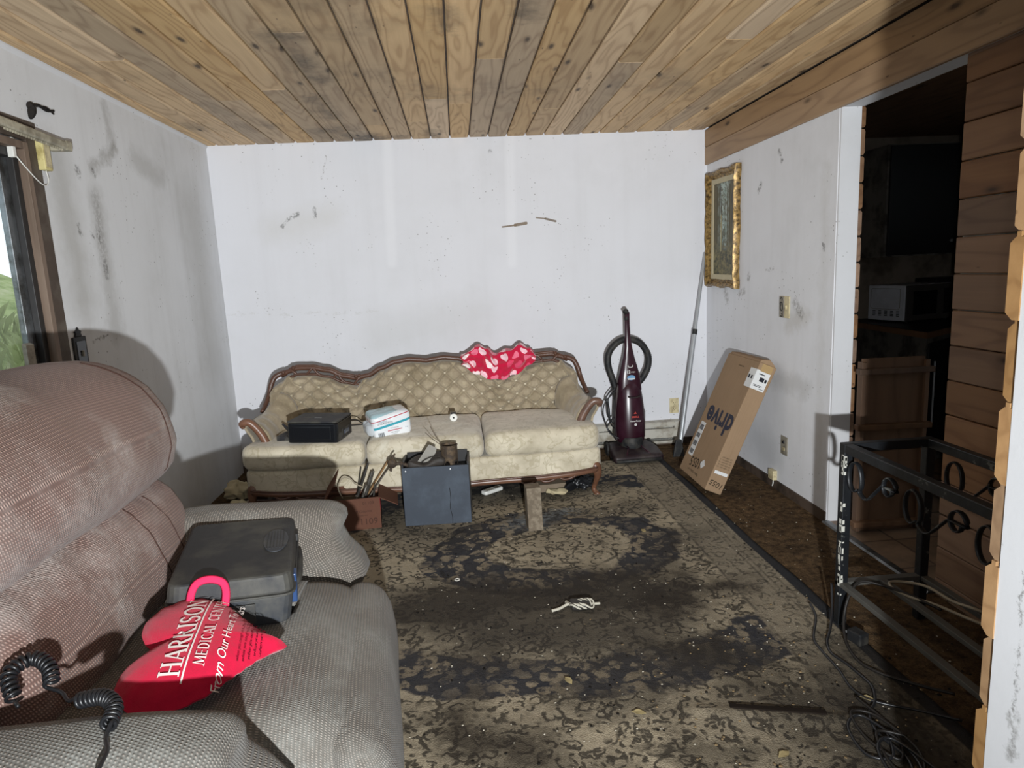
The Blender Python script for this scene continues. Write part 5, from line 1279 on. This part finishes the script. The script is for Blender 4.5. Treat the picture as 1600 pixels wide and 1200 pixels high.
# ------------------------------------------------------------------ kitchen beyond the opening
M['dark_wood'] = wood('dark_wood', '6d523d', '4b3728', 'z', ring=4, knots=False)
M['cab_side'] = plain('cab_side', '77736c', .55, .3, var=.15, scale=6, dirt='46433e')
M['cab_black'] = plain('cab_black', '232223', .5, .4)
SP = thing('wooden_panel_unit', 'upright brown wooden panel with three ledges standing in the kitchen', 'shelf unit', (2.005, 3.16, .008), rz=radians(-3))
MB().box(0,.315,.010,.028,.0,.905).build('back_panel', M['dark_wood'], SP)
for x0 in (-.012, .310): MB().box(x0,x0+.022,-.006,.04,.0,.89).build('side_post', M['dark_wood'], SP, bevel=.002)
for z in (.83, .545, .03): MB().box(-.035,.345,-.030,.012,z,z+.028).build('ledge', M['dark_wood'], SP, bevel=.003)
KC = thing('kitchen_counter', 'kitchen base cabinet with wood-edged counter in the kitchen', 'cabinet', (2.95, 4.02, 0.006))
MB().prism([(.03,.03),(.10,1.08),(1.1,1.08),(1.1,.62),(.55,.40)], 'z', 0, .875).build('body', M['cab_side'], KC)
MB().prism([(.0,-.015),(.075,1.08),(1.1,1.08),(1.1,.58),(.56,.36)], 'z', .876, .915).build('worktop', wood('worktop_edge', 'a37c5c', '7d5b41', 'z', ring=2, knots=False), KC)
MB().prism([(.005,-.008),(.08,1.08),(1.1,1.08),(1.1,.585),(.56,.365)], 'z', .9155, .918).build('worktop_surface', M['cab_black'], KC)
dd = MB().box(0,.50,0,.012,.10,.84); dd.xf(Matrix.Translation((.045,.018,0)) @ Matrix.Rotation(radians(36), 4, 'Z'))
cdoor = dd.build('door', M['cab_black'], KC, bevel=.003)
MB().tube([(.10,.035,.3),(.10,.035,.72)], .006, 6).build('handle', M['steel'], cdoor)
MW = thing('microwave', 'white microwave oven with dark door on the kitchen counter', 'microwave', (3.20, 4.60, .926), rz=radians(14))
mb_ = MB().box(-.02,.44,-.02,.30,.012,.27); mwb = part(mb_.build('casing', plain('microwave_white', 'dcdfe6', .45, .4, dirt='cfd2d8'), MW, bevel=.008), 'white enamel casing')
MB().box(-.018,.438,-.034,-.021,.014,.268).build('front', plain('microwave_front', '4a4744', .35, .5), MW, bevel=.004)
MB().box(.045,.27,-.0365,-.0335,.055,.225).build('door_window', M['gloss_black'], MW, bevel=.003)
MB().box(.335,.425,-.0365,-.0335,.05,.235).build('keypad', M['cab_black'], MW, bevel=.002)
vn = MB()
for g in range(5):
    for r in range(4): vn.box(-.0212,-.0199,.255-g*.052-.026,.255-g*.052,.045+r*.011,.051+r*.011)
part(vn.build('vents', M['ink'], mwb), kind='stuff')
fr_ = MB().tube([(-.0205,.02,.24),(-.0205,.02,.11),(-.0205,.03,.095),(-.0205,.26,.095),(-.0205,.275,.11),(-.0205,.275,.235),(-.0205,.265,.245),(-.0205,.03,.245)], .0018, 5, closed=True)
fr_.build('embossed_line', M['plate_grey'], mwb)
for y in (0, .27):
    for x in (.02, .40): MB().lathe([(.012,0),(.012,.013),(.001,.013)], 8, (x, y, -.001)).build('foot', M['rubber'], MW)
UC = thing('wall_cabinet', 'dark upper kitchen cabinet hanging on the kitchen wall', 'cabinet', (3.16, YB-.002, 1.40))
MB().box(0,1.1,-.31,0,0,.80).build('body', M['cab_side'], UC, bevel=.002)
for x in (.012, .56): 
    d_ = MB().box(x,x+.53,-.332,-.312,.01,.79).build('door', M['cab_black'], UC, bevel=.003)
    MB().lathe([(.001,-.36),(.012,-.358),(.010,-.345),(.006,-.333)], 12, (x+.48 if x < .1 else x+.05, 0, .10), 'y').build('knob', M['steel'], d_, smooth=True)
OV = thing('toaster_oven', 'dark small appliance at the back of the kitchen counter', 'appliance', (3.62, 4.93, .926))
MB().box(-.02,.42,-.10,.14,.0,.30).build('casing', M['cab_black'], OV, bevel=.01)
MB().box(.01,.28,-.105,-.098,.05,.25).build('door', M['gloss_black'], OV, bevel=.003)
FRG = thing('refrigerator', 'tall dark refrigerator edge beside the kitchen counter', 'refrigerator', (3.72, 2.9, .006))
MB().box(0,.66,0,.68,0,1.66).build('body', M['cab_black'], FRG, bevel=.01)
for z0, z1 in ((.03,1.12),(1.14,1.65)):
    d_ = MB().box(-.05,-.004,0,.68,z0,z1).build('door', M['cab_black'], FRG, bevel=.01)
    MB().tube([(-.075,.05,z0+.1),(-.085,.05,z0+.15),(-.085,.05,z0+.4),(-.075,.05,z0+.45)], .009, 7).build('handle', M['steel'], d_, smooth=True)

# ------------------------------------------------------------------ open black box with scrap in front of the sofa
M['slate_board'] = plain('slate_board', '3b424c', .6, .35, var=.12, scale=8, dirt='464f5a', dscale=5)
M['rust'] = plain('rust', '4a4038', .7, .3, .4, var=.35, scale=25, dirt='6a5a48', dscale=30, bump=.5, bscale=120)
M['dull_steel'] = plain('dull_steel', '7d7a74', .45, .4, .7, var=.25, scale=20, dirt='4d463d', dscale=12)
M['leather'] = plain('dark_leather', '35302c', .6, .35, var=.3, scale=18, bump=.6, bscale=60)
SB = thing('storage_bin', 'open black box of dark panels holding scrap before the sofa', 'bin', (-.185, 3.69, .012), rz=radians(-2))
MB().box(-.19,.19,0,.012,.0,.345).build('front_panel', M['slate_board'], SB, bevel=.002)
for x0 in (-.192, .180): MB().box(x0,x0+.012,.012,.235,0,.362).build('side_panel', M['cab_black'], SB, bevel=.002)
MB().box(-.18,.18,.225,.237,0,.375).build('back_panel', M['cab_black'], SB, bevel=.002)
MB().box(-.18,.18,.012,.225,.0,.012).build('bottom_panel', M['cab_black'], SB)
MB().box(-.165,.165,.03,.215,.012,.30).build('inner_block', M['cab_black'], SB)
part(MB().tube(smooth_path([(.075,-.0008,.215),(.078,-.0008,.15),(.072,-.0008,.10),(.082,-.0008,.04),(.080,-.0008,.005)], 5), .0016, 5).build('crack', M['cab_black'], SB), 'dark crack down the front')
for x in (-.168, .085): part(MB().lathe([(.001,-.003),(.005,-.002),(.005,0),(.001,0)], 8, (x,0,.325), 'y').build('screw', M['steel'], SB), 'bright screw head')
def w_(x, y, z): return (-.185+x, 3.69+y, .012+z)
TC = thing('tin_can', 'rusty tin can with arched cutouts standing on the black box', 'can', w_(.085, .075, .301))
cn = MB(); nA, nZ = 40, 14
for j in range(nZ+1):
    for i in range(nA): a = 2*pi*i/nA; cn.v.append((.046*cos(a), .046*sin(a), .012+.135*j/nZ))
for j in range(nZ):
    for i in range(nA):
        if j < 5 and (i % 8) in (2, 3, 4, 5) and not (j == 4 and (i % 8) in (2, 5)): continue
        cn.f.append((j*nA+i, j*nA+(i+1) % nA, (j+1)*nA+(i+1) % nA, (j+1)*nA+i))
cn.build('wall', M['rust'], TC, smooth=True, solid=.002)
MB().tube([(.047*cos(2*pi*i/32), .047*sin(2*pi*i/32), .147) for i in range(32)], .003, 6, closed=True).build('rim', M['rust'], TC, smooth=True)
MB().tube([(.046*cos(2*pi*i/32), .046*sin(2*pi*i/32), .006) for i in range(32)], .006, 6, closed=True).build('base_ring', M['rust'], TC, smooth=True)
for p_ in (((-.04,-.01,.146),(-.09,.0,.185),(-.13,.01,.225)), ((-.04,-.015,.15),(-.07,-.01,.20),(-.10,0,.262))):
    MB().tube(smooth_path(p_, 5), .002, 5).build('wire', M['rust'], TC, smooth=True)
GL = thing('leather_pouch', 'crumpled dark leather tool pouch slumped on the black box', 'pouch', w_(-.055, .075, .303))
def pou(x, y, z):
    k = 1+.25*snoise(x*14, y*14, z*14, 3); return (x*k, y*k, max(0, z*(1+.5*snoise(x*11, y*11, 0, 5)) + .028*math.exp(-((x-.05)/.06)**2)))
cushion(0, 0, .035, .22, .11, .07, .033, 14, pou).build('pouch', M['leather'], GL, smooth=True, weld=True)
MB().tube(smooth_path([(-.03,-.03,.05),(.0,-.045,.078),(.05,-.05,.096),(.09,-.045,.085),(.105,-.04,.05)], 6), .007, 6, flat=(1.4, .5)).build('flap_edge', M['leather'], GL, smooth=True)
MB().tube(smooth_path([(.02,.02,.07),(.03,.02,.10),(.028,.018,.13),(.02,.015,.128)], 5), .005, 6).build('buckle', M['rust'], GL, smooth=True)
PT_ = thing('putty_knife', 'broad steel scraper blade sticking up from the black box', 'scraper', w_(-.095, .055, .335), rot=(radians(8), radians(38), 0))
MB().prism([(-.022,0),(.022,0),(.032,.125),(.020,.155),(-.028,.148)], 'y', -.001, .001).build('blade', plain('bright_blade', 'aaa69e', .4, .5, .4, var=.2), PT_)
MB().tube([(0,0,-.03),(0,0,.012)], [.012,.010], 8).build('handle', M['leather'], PT_, smooth=True)
FA = thing('faucet_handle', 'old bronze tap handle hanging over the left corner of the black box', 'tap', w_(-.195, .03, .355))
MB().tube(smooth_path([(.045,.02,-.008),(.015,.01,.005),(-.01,.0,.015),(-.035,-.005,.012)], 5), .011, 8).build('spout', M['rust'], FA, smooth=True)
MB().lathe([(.001,-.015),(.022,-.012),(.028,0),(.022,.012),(.001,.015)], 14, (-.045,-.005,.018), 'y').build('knob', M['rust'], FA, smooth=True)
MB().tube(smooth_path([(-.045,-.005,.035),(-.042,-.005,.055),(-.025,-.005,.072)], 4), .006, 6).build('lever', M['rust'], FA, smooth=True)
MB().tube([(-.05,-.005,.0),(-.058,-.005,-.02),(-.05,-.005,-.025)], .009, 7).build('stub', M['rust'], FA, smooth=True)

# ------------------------------------------------------------------ carton of tools
M['carton_red'] = cardboard('carton_red', '5f4034', .15); M['red_print'] = plain('red_print', '8d2226', .7); M['carton_ink'] = plain('carton_ink', '3c2217', .8)
TBX = thing('tool_carton', 'brown cardboard carton of tools numbered 1109 beside the recliner arm', 'box', (-.68, 3.83, .012), rz=radians(6))
bw, bd, bh = .31, .28, .185
for nm, a in (('front_side', (-bw/2,bw/2,-bd/2,-bd/2+.005,0,bh)), ('back_side', (-bw/2,bw/2,bd/2-.005,bd/2,0,bh)), ('left_side', (-bw/2,-bw/2+.005,-bd/2+.005,bd/2-.005,0,bh)), ('right_side', (bw/2-.005,bw/2,-bd/2+.005,bd/2-.005,0,bh)), ('bottom', (-bw/2+.005,bw/2-.005,-bd/2+.005,bd/2-.005,0,.005))):
    MB().box(*a).build(nm, M['carton_red'], TBX)
fl_ = MB().box(-bw/2,-bw/2+.004,-bd/2,bd/2,0,.13); fl_.xf(Matrix.Translation((-bw/2,0,bh)) @ Matrix.Rotation(radians(34), 4, 'Y') @ Matrix.Translation((bw/2,0,0))); fl_.build('flap', M['carton_red'], TBX)
fl_ = MB().box(0,.004,-bd/2,bd/2,0,.12); fl_.xf(Matrix.Translation((bw/2-.004,0,bh)) @ Matrix.Rotation(radians(118), 4, 'Y')); fl_.build('flap', M['carton_red'], TBX)
for s_, sz, x, z in (('1109', .052, .085, .045), ('01109', .026, .09, .155), ('of Chlorine', .020, .06, .108), ('keep cool', .012, .06, .085)):
    text_on(s_, sz, M['carton_ink'], TBX, Matrix.Translation((x, -bd/2-.0012, z)) @ Matrix.Rotation(radians(90), 4, 'X'))
part(MB().box(bw/2+.0002,bw/2+.0015,-bd/2+.02,bd/2-.04,.09,.17).build('red_patch', M['red_print'], TBX), 'red printed patch')
def bxw(x, y, z): c, s = cos(radians(6)), sin(radians(6)); return Vector((-.68+x*c-y*s, 3.83+x*s+y*c, .012+z))
M['grip_black'] = plain('grip_black', '2a2724', .5, .4)
def pliers(name, label, base, tip, sp):
    b, t = bxw(*base), bxw(*tip); d = t-b; o = thing(name, label, 'pliers', b)
    sd = Vector((d.y, -d.x, 0)).normalized()*sp if abs(d.x)+abs(d.y) > 1e-4 else Vector((sp, 0, 0))
    for s in (-1, 1):
        MB().tube(smooth_path([(0,0,0), d*.3+sd*s*.4, d*.7+sd*s, d+sd*s*.7], 5), [.010]*6+[.008]*5+[.007]*5, 7).build('grip', M['dull_steel'] if sp > .012 else M['grip_black'], o, smooth=True)
    MB().tube([d*-.12, d*.08], [.006, .013], 8).build('jaw', M['dull_steel'], o, smooth=True)
pliers('pliers', 'steel pliers standing upright in the tool carton', (.06,.02,.12), (.125,-.01,.30), .014)
pliers('cutters', 'black handled cutters pointing up in the tool carton', (.02,.01,.14), (.10,.02,.345), .010)
pliers('tongs', 'blue-grey gripping pliers low in the tool carton corner', (.03,-.07,.10), (.085,-.07,.235), .016)
def stick(name, label, cat, a, b, sx_, sy_, mat):
    a, b = bxw(*a), bxw(*b); d = b-a; o = MB().box(-sx_/2, sx_/2, -sy_/2, sy_/2, 0, d.length)
    o = o.build(name, mat, None, bevel=.002); o.location = a; o.rotation_euler = d.to_track_quat('Z', 'Y').to_euler(); return tag(o, label, cat)
M['raw_wood'] = wood('raw_wood', '9c7a52', '76573a', 'z', ring=3, knots=False)
stick('wooden_lath', 'thin wooden lath slanting out of the tool carton', 'lath', (.02,.05,.06), (.215,.06,.335), .036, .008, M['raw_wood'])
stick('metal_strip', 'grey metal strip slanting out of the tool carton', 'strip', (.03,.02,.06), (.225,.02,.315), .026, .006, M['dull_steel'])
stick('paint_scraper', 'dark flat bar leaning in the tool carton', 'bar', (.0,.06,.05), (.055,.08,.31), .016, .005, M['grip_black'])
stick('file_tool', 'short steel file standing in the tool carton', 'file', (.10,-.05,.05), (.135,-.07,.24), .014, .005, M['dull_steel'])
cable('wire_loop', 'black wire loop rising out of the tool carton', [tuple(bxw(*q)) for q in ((-.06,0,.15),(-.08,.0,.22),(-.05,.0,.275),(-.01,.0,.268),(.02,-.01,.235),(.06,-.02,.215),(.05,-.03,.20))], .004, M['cord_tan'])
RAG = tag(cushion(0, 0, 0, .20, .16, .10, .045, 12, lambda x, y, z: (x*(1+.3*snoise(x*18, y*18, z*18)), y*(1+.3*snoise(x*18, y*18, z*18, 2)), z*(1+.5*snoise(x*16, y*16, 0, 4)))).build('rag', plain('rag_dark', '4c4238', .9, .1, var=.3, bump=.6, bscale=80), None, smooth=True, weld=True), 'dark crumpled rag lying in the tool carton', 'rag')
RAG.location = bxw(-.04, .0, .10)

# ------------------------------------------------------------------ loose things on the floor
WB_ = MB().prism([(-.040,-.045),(.040,-.045),(.040,.045),(-.040,.045)], 'z', 0, .245).build('wood_block', plain('weathered_wood', '6d6254', .85, .15, var=.25, scale=9, dirt='857a6a', dscale=30, bump=.5, bscale=120), None, bevel=.002)
WB_.location = (.352, 3.525, .014); WB_.rotation_euler = (0, radians(-1), radians(3)); tag(WB_, 'weathered wooden block standing upright on the rug', 'block')
PHN = thing('cordless_phone', 'white cordless phone handset lying on the rug', 'phone', (.150, 4.185, .016), rz=radians(-52))
slab(.055, .155, 0, .024, .016).build('body', M['white_plastic'], PHN, bevel=.006)
MB().box(-.019,.019,.015,.060,.0242,.0256).build('screen', M['plate_grey'], PHN, bevel=.001)
for r in range(4):
    for c in range(3): MB().box(-.018+c*.0135,-.009+c*.0135,-.056+r*.015,-.047+r*.015,.0242,.0262).build('key', M['plate_grey'], PHN)
def crumple(name, label, cat, loc, sz, c, seed, mat=None):
    def f(x, y, z):
        k = 1+.75*snoise(x*30, y*30, z*30, seed); return (x*k, y*k, max(-sz[2]/2, z*(1+.9*snoise(x*26, y*26, z*26, seed+3))))
    o = cushion(0, 0, 0, *sz, min(sz)*.45, 12, f).build(name, mat or plain(name+'_cloth', c, .9, .1, var=.15), None, smooth=True, weld=True)
    o.location = loc; return tag(o, label, cat)
crumple('crumpled_cloth', 'crumpled cream cloth against the left wall beside the sofa', 'cloth', (-1.535, 4.46, .06), (.16, .13, .10), 'b9ac8d', 1)
crumple('paper_wad', 'small crumpled cream paper on the carpet behind the recliner arm', 'paper', (-1.455, 4.20, .035), (.13, .10, .06), 'c4b998', 6)
crumple('black_bag', 'crumpled black plastic bag under the sofa front', 'bag', (.715, 4.17, .05), (.16, .16, .07), '16171a', 9, plain('bag_black', '17181b', .4, .5, bump=.8, bscale=40))
CB = MB().prism([(.42,4.10),(.66,4.12),(.70,4.38),(.45,4.40)], 'z', .016, .065).build('cardboard_slab', cardboard('old_cardboard', '7d7060'), None); tag(CB, 'flat grey-brown cardboard slab under the sofa', 'cardboard')
crumple('cream_scrap', 'torn cream scrap lying before the cardboard slab', 'scrap', (.56, 4.07, .026), (.12, .05, .03), 'b5a889', 12)
BSE = thing('wooden_crate', 'dark wooden crate pushed under left end of sofa', 'crate', (-1.06, 4.05, .012))
MB().box(-.30,.27,0,.02,0,.10).build('front', M['walnut'], BSE, bevel=.004)
for x in (-.30, .25): MB().box(x,x+.02,.02,.35,0,.09).build('side', M['walnut'], BSE)
MB().lathe([(.001,-.02),(.014,-.018),(.010,-.006),(.006,0)], 12, (0,0,.055), 'y').build('knob', M['walnut_light'], BSE, smooth=True)
# knotted rope toy
RP = thing('rope_toy', 'white and black knotted rope toy on the rug', 'rope', (.42, 2.60, .016))
M['rope_white'] = plain('rope_white', 'b9b4a6', .9, .1, var=.2, bump=.6, bscale=200)
MB().tube(smooth_path([(-.105,-.015,.006),(-.07,-.005,.008),(-.04,.01,.014),(-.02,.005,.02)], 5), [.0075]+[.006]*15, 7).build('strand', M['rope_white'], RP, smooth=True)
MB().tube(smooth_path([(.045,.0,.016),(.075,.008,.010),(.105,.012,.007)], 5), .0055, 7).build('strand', M['rope_white'], RP, smooth=True)
MB().tube(smooth_path([(-.035,.045,.008),(-.03,.03,.012),(-.035,.01,.016)], 4), .007, 7).build('strand', M['rope_white'], RP, smooth=True)
rr_ = random.Random(2)
for j in range(5):
    c0 = (.0+.012*j, -.006+.006*(j % 2)); a0 = j*1.3
    MB().tube([(c0[0]+.027*cos(a0+2*pi*i/14), c0[1]+.027*sin(a0+2*pi*i/14), .02+.010*sin(a0*2+4*pi*i/14)) for i in range(14)], .0040, 6, closed=True).build('knot', M['rope_white'], RP, smooth=True)
crm = cushion(.018, .004, .015, .085, .070, .030, .012, 6).build('knot_core', M['grip_black'], RP, smooth=True, weld=True)
ST = MB().box(-.145,.145,-.010,.010,0,.010).build('fold_shadow_strip', plain('dark_strip', '1c1510', .8, .15, var=.3), None, bevel=.002)  # dark bar in place of the shadow along a rug fold
ST.location = (.93, 1.842, .022); ST.rotation_euler = (0, 0, radians(-15)); tag(ST, 'dark thin strip standing in for a fold shadow across the worn rug corner', 'strip')
# scattered crumbs and chips
rd_ = random.Random(11)
def chips(name, label, n_, c, smin, smax, seed, region):
    r = random.Random(seed); m = MB()
    for _ in range(n_):
        x, y = region(r); s = r.uniform(smin, smax); a = r.uniform(0, pi); h_ = s*r.uniform(.25, .5); q = [(cos(a+k*2*pi/5)*s*r.uniform(.6, 1), sin(a+k*2*pi/5)*s*r.uniform(.5, 1)) for k in range(5)]
        zb = .016 if x < 1.44 else .004
        m.add([(x+p[0], y+p[1], zb) for p in q]+[(x+p[0]*.6, y+p[1]*.6, zb+h_) for p in q], [(0,1,2,3,4),(5,6,7,8,9)]+[(k, (k+1) % 5, 5+(k+1) % 5, 5+k) for k in range(5)])
    tag(m.build(name, plain(name, c, .8, .2, var=.2)), label, 'debris', kind='stuff')
chips('white_crumbs', 'scattered tiny white crumbs across the rug', 420, 'bdb6a6', .0018, .005, 3, lambda r: (r.uniform(-.25, 1.85), r.uniform(1.5, 4.5)))
chips('tan_chips', 'scattered tan wood chips and leaf bits near the tangled cables', 170, '7f6c50', .002, .007, 5, lambda r: (r.gauss(.98, .25), r.gauss(1.95, .33)))
chips('dark_bits', 'scattered dark grit on the rug and carpet', 300, '15120f', .003, .008, 7, lambda r: (r.uniform(-.25, 1.85), r.uniform(1.5, 4.5)))
for k, (x, y, lab, c) in enumerate(((-.08,2.95,'tiny white plastic ring on rug beside the recliner','c9c6bd'), )):
    tag(MB().tube([(x+.011*cos(2*pi*i/16), y+.011*sin(2*pi*i/16), .020) for i in range(16)], .003, 6, closed=True).build('plastic_ring', plain('ring_white', c, .5), None, smooth=True), lab, 'ring')
def leaf(x, y, a, lab):
    m = MB().add([(0,-.022,.002),(.010,-.008,.004),(.012,.006,.006),(0,.024,.003),(-.012,.006,.006),(-.010,-.008,.004)], [(0,1,2,3,4,5)])
    o = m.build('dry_leaf', M['leaf'], None, solid=.0012); o.location = (x, y, .019); o.rotation_euler = (0, 0, a); tag(o, lab, 'leaf')
M['leaf'] = plain('dry_leaf', '9d8e68', .8, .1, var=.2)
leaf(.305, 2.10, .4, 'dry yellow leaf on the navy part of the rug'); leaf(.50, 1.90, 1.3, 'pale dry leaf lying alone near the middle of the rug'); leaf(1.24, 1.86, .9, 'yellow leaf bit beside the tangled cords'); leaf(.92, 3.35, .2, 'small tan leaf near the rug border'); leaf(.86, 1.66, 2.0, 'brown dry leaf below the dark fold-shadow strip')
